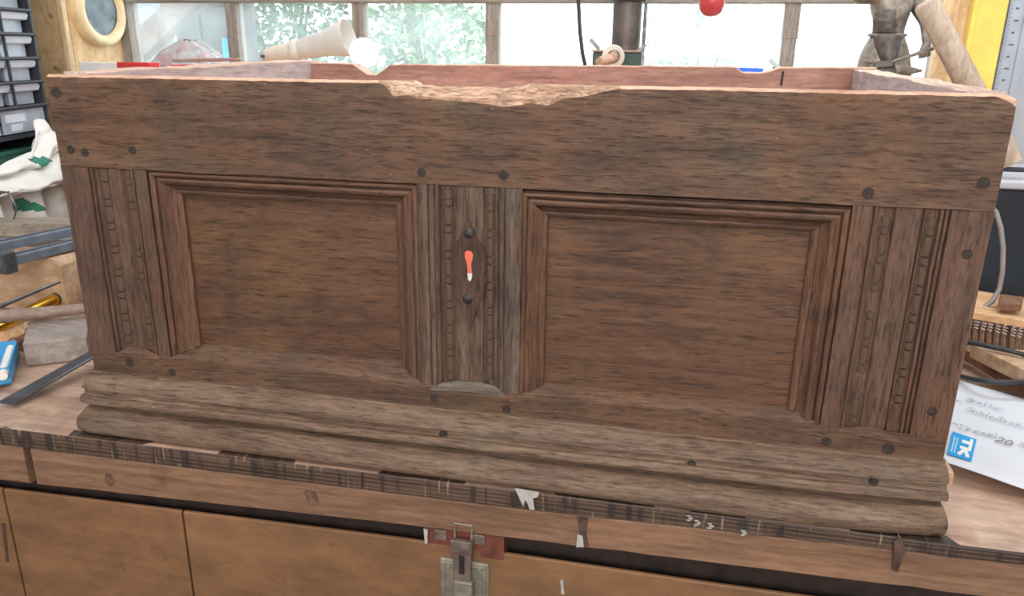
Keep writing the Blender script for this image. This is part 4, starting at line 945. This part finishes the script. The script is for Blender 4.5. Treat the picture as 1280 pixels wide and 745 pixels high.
# blue and white carton in the right notch
t = thing('carton', ((0.4075, 0.9200, 0.5229)[0], .93, SZ), 'blue and white carton seen through the right notch of the chest back', 'box')
u0, u1 = (0.3637, 0.9200, 0.5324), (0.4360, 0.9200, 0.5268)
obj('body', MB().box(u0[0], u1[0], .90, .96, SZ, u1[2] - .004), M['white'], t, bevel=.001)
obj('blue_lid', MB().box(u0[0] - .001, u1[0] - .012, .93, .962, u1[2] - .004, u1[2] + .004), M['blueink'], t, bevel=.001)
t = thing('spring_clamp', ((0.4509, 0.9400, 0.5335)[0], .94, u1[2] - .004), 'pale green spring clamp on the blue and white carton', 'clamp')
obj('jaw', MB().bar((0.4344, 0.9300, 0.5503), (0.4570, 0.9300, 0.5303), .012, .010), M['palegreen'], t, bevel=.002)
obj('jaw', MB().bar((0.4436, 0.9350, 0.5334), (0.4628, 0.9350, 0.5286), .012, .008), M['machinegreen'], t, bevel=.002)
bpy.data.objects.remove(bpy.data.objects['jaw.001']) if False else None

# ------------------------------------------------------------------ right end of the bench
# tall pale board, yellow level and long ruler standing against the back wall
def stand(name, u0, u1, y, th, ztop, mat, label, cat):
    o = obj(name, MB().box(u0[0], u1[0], y, y + th, BT, ztop), mat, origin=((u0[0] + u1[0]) / 2, y + th / 2, BT), bevel=.002)
    return tag(o, label, cat)
stand('board', (0.9118, 1.4550, 0.6232), (0.9945, 1.4550, 0.6239), 1.455, .03, 1.45, M['pine_z'], 'tall pale pine board standing upright beside the window', 'board')
t = thing('spirit_level', ((1.0253, 1.4300, 0.6236)[0], 1.44, BT), 'long yellow spirit level standing upright next to the pale board', 'level')
y0_, y1_ = (0.9794, 1.4250, 0.6231), (1.0618, 1.4250, 0.6237)
obj('beam', MB().box(y0_[0], y1_[0], 1.425, 1.45, BT, 1.4), M['yellow'], t, bevel=.002)
obj('edge_flange', MB().box(y0_[0] - .001, y0_[0] + .012, 1.421, 1.453, BT, 1.401), M['yellow'], t, bevel=.002)
for zv in (.22, .95): obj('vial', MB().tube([(y0_[0] + .03, 1.424, zv), (y1_[0] - .02, 1.424, zv)], .007, 10), M['palegreen'], t, smooth=True)
t = thing('long_ruler', ((1.0863, 1.4300, 0.6241)[0], 1.44, BT), 'long grey aluminium ruler with fine marks standing right of the yellow level', 'ruler')
r0_, r1_ = (1.0673, 1.4300, 0.6239), (1.1052, 1.4300, 0.6242)
obj('blade', MB().box(r0_[0], r1_[0], 1.43, 1.436, BT, 1.42), M['rulergrey'], t)
obj('raised_edge', MB().box(r1_[0], r1_[0] + .02, 1.424, 1.438, BT, 1.42), M['rulergrey'], t, bevel=.001)
tk = MB()
for k in range(0, 90):
    z = .30 + k * .005; L = .010 if k % 2 == 0 else .006
    tk.box(r0_[0], r0_[0] + L, 1.4294, 1.43, z, z + .0009)
for k in range(12):
    z = .44 + k * .03
    for m in range(2 + k % 2): tk.box(r0_[0] + .016 + m * .004, r0_[0] + .0185 + m * .004, 1.4294, 1.43, z, z + .0045)
tag(obj('graduation', tk, M['cable_black'], t, fix=False), kind='stuff')
# round pole leaning in the corner behind the chest
pa_, pb_ = V((0.7621, 1.0300, 0.6706)), V((0.8798, 1.0300, 0.4978)); dd = (pb_ - pa_).normalized(); pe = V((0.9941, 1.0300, 0.3331))
o = obj('pole', MB().tube([pa_ - dd * .006, pa_, pa_ + (pe - pa_) * .5, pe], [.019, .0255, .0265, .0265], 20), M['ash_z'], origin=pe, smooth=True, angle=50)
tag(o, 'stout round wooden pole slanting from the bin up past the statuette', 'pole')
# blue-black bin with pale rim
bn = thing('bin', (1.12, 1.15, BT), 'blue-black storage bin with a pale rim at the right end of the bench', 'bin')
bz = (0.9892, 1.0000, 0.2773)[2]
obj('body', MB().box(.90, 1.34, 1.0, 1.3, BT, bz), M['boxnavy'], bn, bevel=.006)
obj('rim', MB().box(.885, 1.355, .988, 1.312, bz, bz + .020), M['rim'], bn, bevel=.006, seg=3)
o = obj('black_rod', MB().tube([(0.9554, 1.0200, 0.3182), (1.0538, 1.0200, 0.3189)], .0055, 8), M['black'], origin=(0.9918, 1.0200, 0.3180), smooth=True); o.location.z -= 0
tag(o, 'black rod lying across the rim of the bin', 'rod')
# cable loop
lp_ = [(0.8836, 0.8000, 0.2740), (0.8999, 0.8000, 0.2583), (0.9112, 0.7900, 0.2276), (0.9196, 0.7800, 0.1883), (0.9257, 0.7750, 0.1389), (0.9248, 0.7700, 0.1023), (0.9143, 0.7650, 0.0768), (0.8985, 0.7600, 0.0631), (0.8784, 0.7600, 0.0561), (0.8482, 0.7600, 0.0536)]
o = obj('cable_loop', MB().tube([(.60 + .12, .80, .45)] + lp_, .0050, 10), M['cable_grey'], origin=(0.8784, 0.7600, 0.0561), smooth=True, angle=180)
tag(o, 'grey cable hanging in a loop beside the right edge of the chest', 'cable')
# scrubbing wire brush with a wide pale back
br = thing('wire_brush', (0.9065, 0.7000, 0.0009), 'wire brush with a pale wooden back and rows of stiff bristles', 'brush')
q0, q1 = V((0.8364, 0.7000, 0.0604)), V((1.0301, 0.7000, 0.0365)); sl_ = (q1 - q0)
obj('back', MB().prism([q0 + V((-.02, 0, 0)), q1, q1 + V((.05, .17, 0)), q0 + V((-.01, .19, 0))], (0, 0, .016)), M['pine'], br, bevel=.002)
tuft_x = [(1214, 397), (1222.6, 398), (1231.5, 399.5), (1240, 400.5), (1249.5, 403), (1258, 405), (1269, 407.5), (1277, 409), (1287, 411), (1296, 413)]
tt = [V(p) for p in ((0.8458, 0.7000, 0.0577), (0.8578, 0.7000, 0.0571), (0.8706, 0.7000, 0.0565), (0.8840, 0.7000, 0.0550), (0.8967, 0.7000, 0.0536), (0.9110, 0.7000, 0.0514), (0.9239, 0.7000, 0.0491), (0.9404, 0.7000, 0.0463), (0.9523, 0.7000, 0.0448), (0.9672, 0.7000, 0.0427))]
for i, p in enumerate(tt):
    g = MB(); rnd = random.Random(i)
    for row in (0,):
        for k in range(7):
            a = k * .9; dx, dy = .0038 * math.cos(a), .0035 * math.sin(a)
            s = rnd.uniform(.6, 1.5)
            g.tube([p + V((dx, .006 + dy + row, -.004)), p + V((dx * .8, .004 + dy + row, -.022)), V((p.x + dx * s + .002, p.y - .004 + dy * s + row, BT + .0015))], [.0012, .0012, .0009], 4)
    f = obj('tuft', g, M['bristle'], br, fix=False)
    g = MB(); h = [p + V((.0046 * math.cos(a * .9), .005 + .0046 * math.sin(a * .9) - .0035, -.001 - a * .0009)) for a in range(24)]
    g.tube(h, .0013, 5); obj('twisted_wire', g, M['wire'], f, smooth=True, fix=False)
o = obj('offcut', MB().prism([(0.9068, 0.7139, 0.0720), (0.9551, 0.7262, 0.0720), (0.9778, 0.7798, 0.0720), (0.9364, 0.7914, 0.0720)], (0, 0, .016)), M['scrap'], origin=(0.9407, 0.7434, 0.0720), bevel=.002); tag(o, 'small brown offcut lying on the back of the wire brush', 'offcut')
# wood scraps and cables
o = obj('plank', MB().prism([(0.8081, 0.6079, 0.0300), (0.8295, 0.6265, 0.0300), (0.8965, 0.4611, 0.0300), (0.8684, 0.4132, 0.0300)], (0, 0, -.022)), M['scrap'], origin=(0.8638, 0.5770, 0.0080), bevel=.002); tag(o, 'rough brown plank offcut lying diagonally between two black cables', 'plank')
o = obj('plank', MB().prism([(0.8065, 0.5378, 0.0580), (0.9152, 0.5242, 0.0580), (0.8815, 0.4057, 0.0580), (0.8582, 0.4137, 0.0580)], (0, 0, -.026)), M['pine_dirty'], origin=(0.9170, 0.6105, 0.0080), bevel=.002); tag(o, 'pale plank offcut in front of the bristles', 'plank')
o = obj('black_cable', MB().tube([(0.7743, 0.5812, 0.0500), (0.7954, 0.5423, 0.0600), (0.8092, 0.5173, 0.0660), (0.8292, 0.5060, 0.0660), (0.8515, 0.4957, 0.0660), (0.8718, 0.4813, 0.0660), (0.9605, 0.5586, 0.0300), (1.0221, 0.5673, 0.0040)], .0046, 8), M['cable_black'], origin=(0.8594, 0.5815, 0.0400), smooth=True, angle=180); tag(o, 'black cable running along the foot of the wire brush', 'cable')
o = obj('black_cable', MB().tube([(0.7588, 0.5034, 0.0100), (0.7674, 0.4707, 0.0200), (0.7756, 0.4221, 0.0340), (0.7959, 0.4006, 0.0410), (0.8240, 0.4041, 0.0410), (0.8506, 0.4106, 0.0410), (0.9335, 0.4863, 0.0200), (1.0149, 0.5506, 0.0040)], .0046, 8), M['cable_black'], origin=(0.7864, 0.5226, 0.0000), smooth=True, angle=180); tag(o, 'black cable lying along the upper edge of the paper note', 'cable')
# paper note, raised a little, with handwriting and a blue square mark
PZ = .012
n0 = V((0.6444, 0.1499, 0.0120)); n1 = V((0.7367, 0.0865, 0.0120)); ex_ = (n1 - n0).normalized(); ey_ = V((-ex_.y, ex_.x, 0)); ez_ = V((0, 0, 1))
tl = V((0.7707, 0.4685, 0.0120)); Hn = (tl - n0).dot(ey_)
nt = thing('note', n0 + ex_ * .1 + ey_ * .15 - V((0, 0, PZ - BT)), 'white paper note with pencilled list and blue square mark beside the chest', 'paper')
def pp(a, b_, h=0): return n0 + ex_ * a + ey_ * b_ + ez_ * h
g = MB().grid(16, 20, lambda u, v: tuple(pp(lerp(lerp(-.02, -.15, v), .22, u), v * Hn, .004 * math.sin(u * 3.1) * (1 - v) + .0015 * nz(u * 3, v * 3))))
sheet = obj('sheet', g, plain('white_paper', (206, 209, 216), .8, var=.015, scale=30, bump=.05, spec=.2), nt, smooth=True, angle=180)
sd = sheet.modifiers.new('t', 'SOLIDIFY'); sd.thickness = .0006
obj('fold_under', MB().prism([pp(.0, .07, -.016), pp(.21, .07, -.016), pp(.21, Hn - .02, -.016), pp(.0, Hn - .02, -.016)], (0, 0, .013)), M['white'], nt)
M['pencil'] = plain('pencil_line', (146, 148, 158), .8, var=.2, scale=60, bump=0)
M['pen'] = plain('dark_pen_line', (116, 110, 122), .8, var=.15, scale=60, bump=0)
GL = {'B': ([(0, 0), (0, 1), (.4, .95), (.45, .7), (.05, .52), (.5, .4), (.5, .1), (0, 0)],), 'e': ([(0, .25), (.35, .3), (.3, .5), (.08, .48), (0, .2), (.12, 0), (.4, .08)],), 't': ([(.15, .9), (.15, .08), (.3, 0)], [(0, .6), (.35, .62)]),
      'r': ([(0, 0), (.02, .5)], [(.02, .35), (.18, .5), (.32, .46)]), 's': ([(.3, .42), (.14, .5), (.04, .38), (.26, .18), (.2, .02), (0, .06)],), 'S': ([(.48, .85), (.25, 1), (.05, .8), (.2, .55), (.45, .38), (.4, .08), (.1, 0), (0, .15)],), 'c': ([(.35, .42), (.12, .5), (0, .25), (.12, 0), (.38, .08)],),
      'h': ([(0, 1), (0, 0)], [(0, .3), (.18, .5), (.3, .4), (.32, 0)]), 'l': ([(.05, 1), (.02, .1), (.12, 0)],), 'o': ([(.18, .5), (0, .3), (.1, 0), (.32, .1), (.32, .4), (.18, .5)],), 'ß': ([(0, -.35), (.02, .7), (.2, 1), (.38, .8), (.18, .52), (.4, .3), (.3, .02), (.12, .05)],),
      'D': ([(0, 0), (.02, 1)], [(-.1, .95), (.3, .98), (.62, .6), (.45, .1), (-.05, 0)]), 'm': ([(0, 0), (.02, .5), (.16, .45), (.18, 0)], [(.18, .35), (.32, .5), (.36, 0)]), 'u': ([(0, .5), (.03, .05), (.2, 0), (.3, .5), (.33, 0)],),
      '2': ([(.02, .75), (.2, 1), (.42, .8), (.3, .45), (0, .02), (.5, .06)],), '0': ([(.22, 1), (.02, .6), (.1, .05), (.36, .1), (.44, .65), (.22, 1)],), 'b': ([(0, 1), (0, 0), (.3, .05), (.32, .4), (0, .35)],), '.': ([(.05, .02), (.1, .0)],), '-': ([(0, .35), (.6, .32)],), ' ': ()}
def write(txt, o_, d_, h, mat, wdt=.0009, spread=.62):
    o_ = V(o_); d_ = V(d_) - o_; d_.z = 0; d_.normalize(); e_ = V((-d_.y, d_.x, 0)); g = MB(); a = 0
    for ch in txt:
        for st in GL[ch]:
            pts = [o_ + d_ * (a + x * h) + e_ * (y * h + .0006 * nz(a * 90, x)) for x, y in st]
            pts = [V((p.x, p.y, PZ + .0052)) for p in pts]
            for p, q in zip(pts, pts[1:]):
                if (q - p).length > 1e-5: g.bar(p, q + (q - p).normalized() * wdt * .4, wdt, .0004)
        a += h * (spread if ch not in '.l' else spread * .6)
    return g
LINES = ((' ', None),)
obj('handwriting', write('- ', (0.7507, 0.4319, 0.0120), (0.7882, 0.3910, 0.0120), .012, M['pencil']), M['pencil'], nt, fix=False)
obj('handwriting', write('Bretter', (0.7522, 0.3664, 0.0120), (0.7845, 0.3435, 0.0120), .0165, M['pencil'], .0009, .48), M['pencil'], nt, fix=False)
obj('handwriting', write('-', (0.7311, 0.3613, 0.0120), (0.7447, 0.3460, 0.0120), .016, M['pen'], .0013), M['pen'], nt, fix=False)
obj('handwriting', write('Schloßschr.', (0.7386, 0.3264, 0.0120), (0.7972, 0.2809, 0.0120), .0190, M['pencil'], .0010, .50), M['pencil'], nt, fix=False)
obj('handwriting', write('-', (0.6989, 0.2681, 0.0120), (0.7105, 0.2573, 0.0120), .016, M['pen'], .0013), M['pen'], nt, fix=False)
obj('handwriting', write('Dremel', (0.7075, 0.2512, 0.0120), (0.7682, 0.2242, 0.0120), .0185, M['pencil'], .0010, .50), M['pencil'], nt, fix=False)
obj('handwriting', write('20', (0.7467, 0.2216, 0.0120), (0.7785, 0.1997, 0.0120), .0200, M['pen'], .0017, .56), M['pen'], nt, fix=False)
obj('handwriting', write('S', (0.7739, 0.2132, 0.0120), (0.7975, 0.1947, 0.0120), .018, M['pencil'], .0010, .5), M['pencil'], nt, fix=False)
# the blue square with its white letters, turned on its side as printed
s0, s1, s2, s3 = [V((p[0], p[1], PZ)) for p in ((0.6639, 0.1628, 0.0120), (0.6911, 0.1473, 0.0120), (0.7213, 0.2206, 0.0120), (0.6941, 0.2399, 0.0120))]
def sq(a, b_, h): p = s0.lerp(s1, a).lerp(s3.lerp(s2, a), b_); return V((p.x, p.y, PZ + h))
mk = obj('square_mark', MB().prism([sq(0, 0, .0046), sq(1, 0, .0046), sq(1, 1, .0046), sq(0, 1, .0046)], (0, 0, .0006)), plain('printed_blue', (28, 148, 208), .7, var=.02, bump=0), nt)
g = MB()
for i, poly in enumerate((((.76, .50), (.89, .50), (.89, .93), (.76, .93)), ((.46, .65), (.77, .65), (.77, .78), (.46, .78)), ((.44, .38), (.89, .38), (.89, .49), (.44, .49)),
             ((.58, .40), (.73, .40), (.90, .13), (.74, .08)), ((.73, .40), (.58, .40), (.36, .13), (.50, .07)))):
    g.prism([sq(a, b_, .0050 + i * .00012) for a, b_ in poly], (0, 0, .0004))
obj('white_letters', g, M['white'], mk)
g = MB()
for r in (.15, .27):
    for k in range(8):
        b0_ = .14 + k * .085
        g.prism([sq(r - .03, b0_, .0052), sq(r + .02, b0_, .0052), sq(r + .02, b0_ + .05, .0052), sq(r - .03, b0_ + .05, .0052)], (0, 0, .0003))
obj('small_lettering', g, M['white'], mk)

# ------------------------------------------------------------------ bronze statuette of a smith
st = thing('statuette', ((0.7209, 1.1500, 0.5784)[0], 1.15, SZ), 'dark bronze statuette of a blacksmith in an apron holding a hammer', 'statuette')
J = {}
def body(name, joints, edges, mat, parent, sub=2):
    me = bpy.data.meshes.new(name); org = wloc(parent)
    names = list(joints); me.from_pydata([tuple(V(joints[n][0]) - org) for n in names], [(names.index(a), names.index(b)) for a, b in edges], []); me.materials.append(mat)
    o = bpy.data.objects.new(name, me); link(o, parent, org)
    o.modifiers.new('skin', 'SKIN').use_smooth_shade = True
    for i, n in enumerate(names):
        r = joints[n][1]; sv = me.skin_vertices[0].data[i]; sv.radius = r if isinstance(r, tuple) else (r, r); sv.use_root = (i == 0)
    s = o.modifiers.new('sub', 'SUBSURF'); s.levels = sub; s.render_levels = sub
    return o
P1 = V((0.7190, 1.1500, 0.5674)); zf = SZ + .03
jt = {'pelvis': (P1, (.050, .046)), 'waist': ((0.7183, 1.1500, 0.6074), (.039, .034)), 'ribs': ((0.7200, 1.1500, 0.6434), (.050, .040)), 'chest': ((0.7216, 1.1500, 0.6788), (.060, .044)), 'collar': ((0.7202, 1.1500, 0.7104), (.040, .034)), 'neck': ((0.7193, 1.1500, 0.7278), .020), 'jaw': ((0.7139, 1.1400, 0.7477), .026), 'head': ((0.7118, 1.1450, 0.7687), .033), 'crown': ((0.7098, 1.1500, 0.7897), .022),
      'shl': ((0.6780, 1.1500, 0.7000), .026), 'ell': ((0.6365, 1.1300, 0.6899), .017), 'wrl': ((0.6106, 1.1000, 0.7345), .012), 'hal': ((0.6026, 1.0900, 0.7540), .013),
      'shr': ((0.7647, 1.1500, 0.6929), .027), 'slr': ((0.7805, 1.1400, 0.6644), .021), 'elr': ((0.7920, 1.1200, 0.6356), .0155), 'wrr': ((0.7894, 1.0800, 0.5859), .0095), 'har': ((0.7831, 1.0700, 0.5666), .0125),
      'hipl': ((0.6917, 1.1500, 0.5450), (.043, .040)), 'knl': ((0.6891, 1.1200, 0.4827), .034), 'anl': (V((P1.x - .05, 1.14, zf + .02)), .022), 'tol': (V((P1.x - .06, 1.085, zf + .004)), .016),
      'hipr': ((0.7473, 1.1500, 0.5458), (.043, .040)), 'knr': ((0.7557, 1.1300, 0.4837), .034), 'anr': (V((P1.x + .04, 1.15, zf + .02)), .022), 'tor': (V((P1.x + .05, 1.095, zf + .004)), .016)}
ed = [('pelvis', 'waist'), ('waist', 'ribs'), ('ribs', 'chest'), ('chest', 'collar'), ('collar', 'neck'), ('neck', 'jaw'), ('jaw', 'head'), ('head', 'crown'), ('chest', 'shl'), ('shl', 'ell'), ('ell', 'wrl'), ('wrl', 'hal'),
      ('chest', 'shr'), ('shr', 'slr'), ('slr', 'elr'), ('elr', 'wrr'), ('wrr', 'har'), ('pelvis', 'hipl'), ('hipl', 'knl'), ('knl', 'anl'), ('anl', 'tol'), ('pelvis', 'hipr'), ('hipr', 'knr'), ('knr', 'anr'), ('anr', 'tor')]
body('figure', jt, ed, M['bronze_l'], st)
# apron: bib, waistband and skirt as a shell in front of the body
def shell(name, rows, y_off, mat, th=.004):
    # rows: (left point, right point, bulge) from top to bottom
    def fn(u, v):
        k = v * (len(rows) - 1); i = min(int(k), len(rows) - 2); f = k - i
        a = V(rows[i][0]).lerp(V(rows[i + 1][0]), f); b_ = V(rows[i][1]).lerp(V(rows[i + 1][1]), f); bl = lerp(rows[i][2], rows[i + 1][2], f)
        p = a.lerp(b_, u); return (p.x, p.y - y_off - bl * math.sin(u * math.pi) + .002 * nz(u * 6, v * 6), p.z)
    o = obj(name, MB().grid(16, 16, fn), mat, st, smooth=True, angle=180); s = o.modifiers.new('t', 'SOLIDIFY'); s.thickness = th; return o
shell('apron_bib', [((0.6858, 1.1300, 0.6654), (0.7369, 1.1300, 0.6620), .020), ((0.6756, 1.1300, 0.6388), (0.7427, 1.1300, 0.6357), .022), ((0.6813, 1.1300, 0.6121), (0.7451, 1.1300, 0.6091), .016)], .006, M['bronze'])
shell('apron_skirt', [((0.6821, 1.1300, 0.6067), (0.7424, 1.1300, 0.6037), .018), ((0.6911, 1.1300, 0.5816), (0.7411, 1.1300, 0.5786), .024), ((0.7033, 1.1200, 0.5564), (0.7320, 1.1200, 0.5532), .022), ((0.7136, 1.1200, 0.5347), (0.7278, 1.1200, 0.5350), .018)], .012, M['bronze'])
wbn = V((0.7183, 1.1500, 0.6074))
obj('waistband', MB().tube([wbn + V((.041 * math.cos(a * .3927), .039 * math.sin(a * .3927), .0)) for a in range(17)], .0035, 8, caps=False), M['bronze_l'], st, smooth=True)
obj('pocket', MB().prism([(0.6592, 1.1000, 0.5631), (0.6849, 1.1000, 0.5562), (0.6849, 1.1000, 0.5436), (0.6595, 1.1000, 0.5487)], (0, .008, 0)), M['bronze_l'], st, bevel=.001)
# a hand of five curled fingers round the hammer
hp = V(jt['har'][0]); hs, hg = V((0.7938, 1.0650, 0.5754)), V((0.6982, 1.0550, 0.5409)); hd = (hg - hs).normalized(); side = V((0, -1, 0)); upv = hd.cross(side).normalized()
for k in range(5):
    c = hp + hd * (-.011 + k * .0052); r = (.0085, .009, .0088, .008, .007)[k]
    obj('finger', MB().tube([c + (side * math.cos(a) + upv * math.sin(a)) * r for a in [x * .55 - 1.2 for x in range(8)]], [.0028] * 7 + [.002], 7), M['bronze_l'], st, smooth=True, angle=180)
hm = obj('hammer', MB().tube([hs - hd * .008, hg], [.0042, .0034], 10), M['bronze_l'], st, smooth=True, angle=60)
hx = V((hd.z, 0, -hd.x)).normalized()
obj('hammer_head', MB().bar(hg - V((.022, 0, .001)), hg + V((.020, 0, .003)), .015, .015), M['bronze'], hm, bevel=.003)
# anvil with its horn, and the plinth
av = V((0.7195, 1.0900, 0.5210)); ah = V((0.7902, 1.0800, 0.5287)); a0 = V((0.7282, 1.0800, 0.5285))
obj('anvil_horn', MB().tube([a0, a0.lerp(ah, .6), ah], [.014, .009, .002], 14), M['bronze_l'], st, smooth=True, angle=60)
obj('anvil', MB().box(a0.x - .065, a0.x + .002, 1.06, 1.10, a0.z - .030, a0.z + .006).box(a0.x - .05, a0.x - .015, 1.066, 1.094, zf + .02, a0.z - .03).box(a0.x - .07, a0.x + .002, 1.055, 1.105, zf, zf + .02), M['bronze'], st, bevel=.003)
obj('plinth', MB().box(P1.x - .11, P1.x + .10, 1.04, 1.24, SZ, zf), M['bronze'], st, bevel=.004)
# face
fc = V(jt['head'][0])
obj('nose', MB().prism([fc + V((-.004, -.028, -.008)), fc + V((.004, -.028, -.008)), fc + V((0, -.030, .008))], (0, -.010, -.004)), M['bronze_l'], st)
for s in (-1, 1):
    obj('eye', MB()._lathe2([(.0005, -.003), (.003, -.002), (.004, .001)], fc + V((s * .011, -.029, .006)), V((0, 1, 0)), 10, 0), M['bronze'], st)
    obj('ear', MB().tube([fc + V((s * .031, 0, .008)), fc + V((s * .034, .003, 0)), fc + V((s * .030, 0, -.009))], .004, 6), M['bronze_l'], st)
obj('mouth', MB().bar(fc + V((-.009, -.027, -.017)), fc + V((.009, -.027, -.017)), .004, .003), M['bronze'], st)
obj('hair', MB().grid(20, 10, lambda u, v: tuple(fc + V((.037 * math.cos(u * 6.283) * math.cos(v * 1.4), .006 + .037 * math.sin(u * 6.283) * math.cos(v * 1.4), .006 + .034 * math.sin(v * 1.4))) * 1), closeu=True), M['bronze'], st, smooth=True)
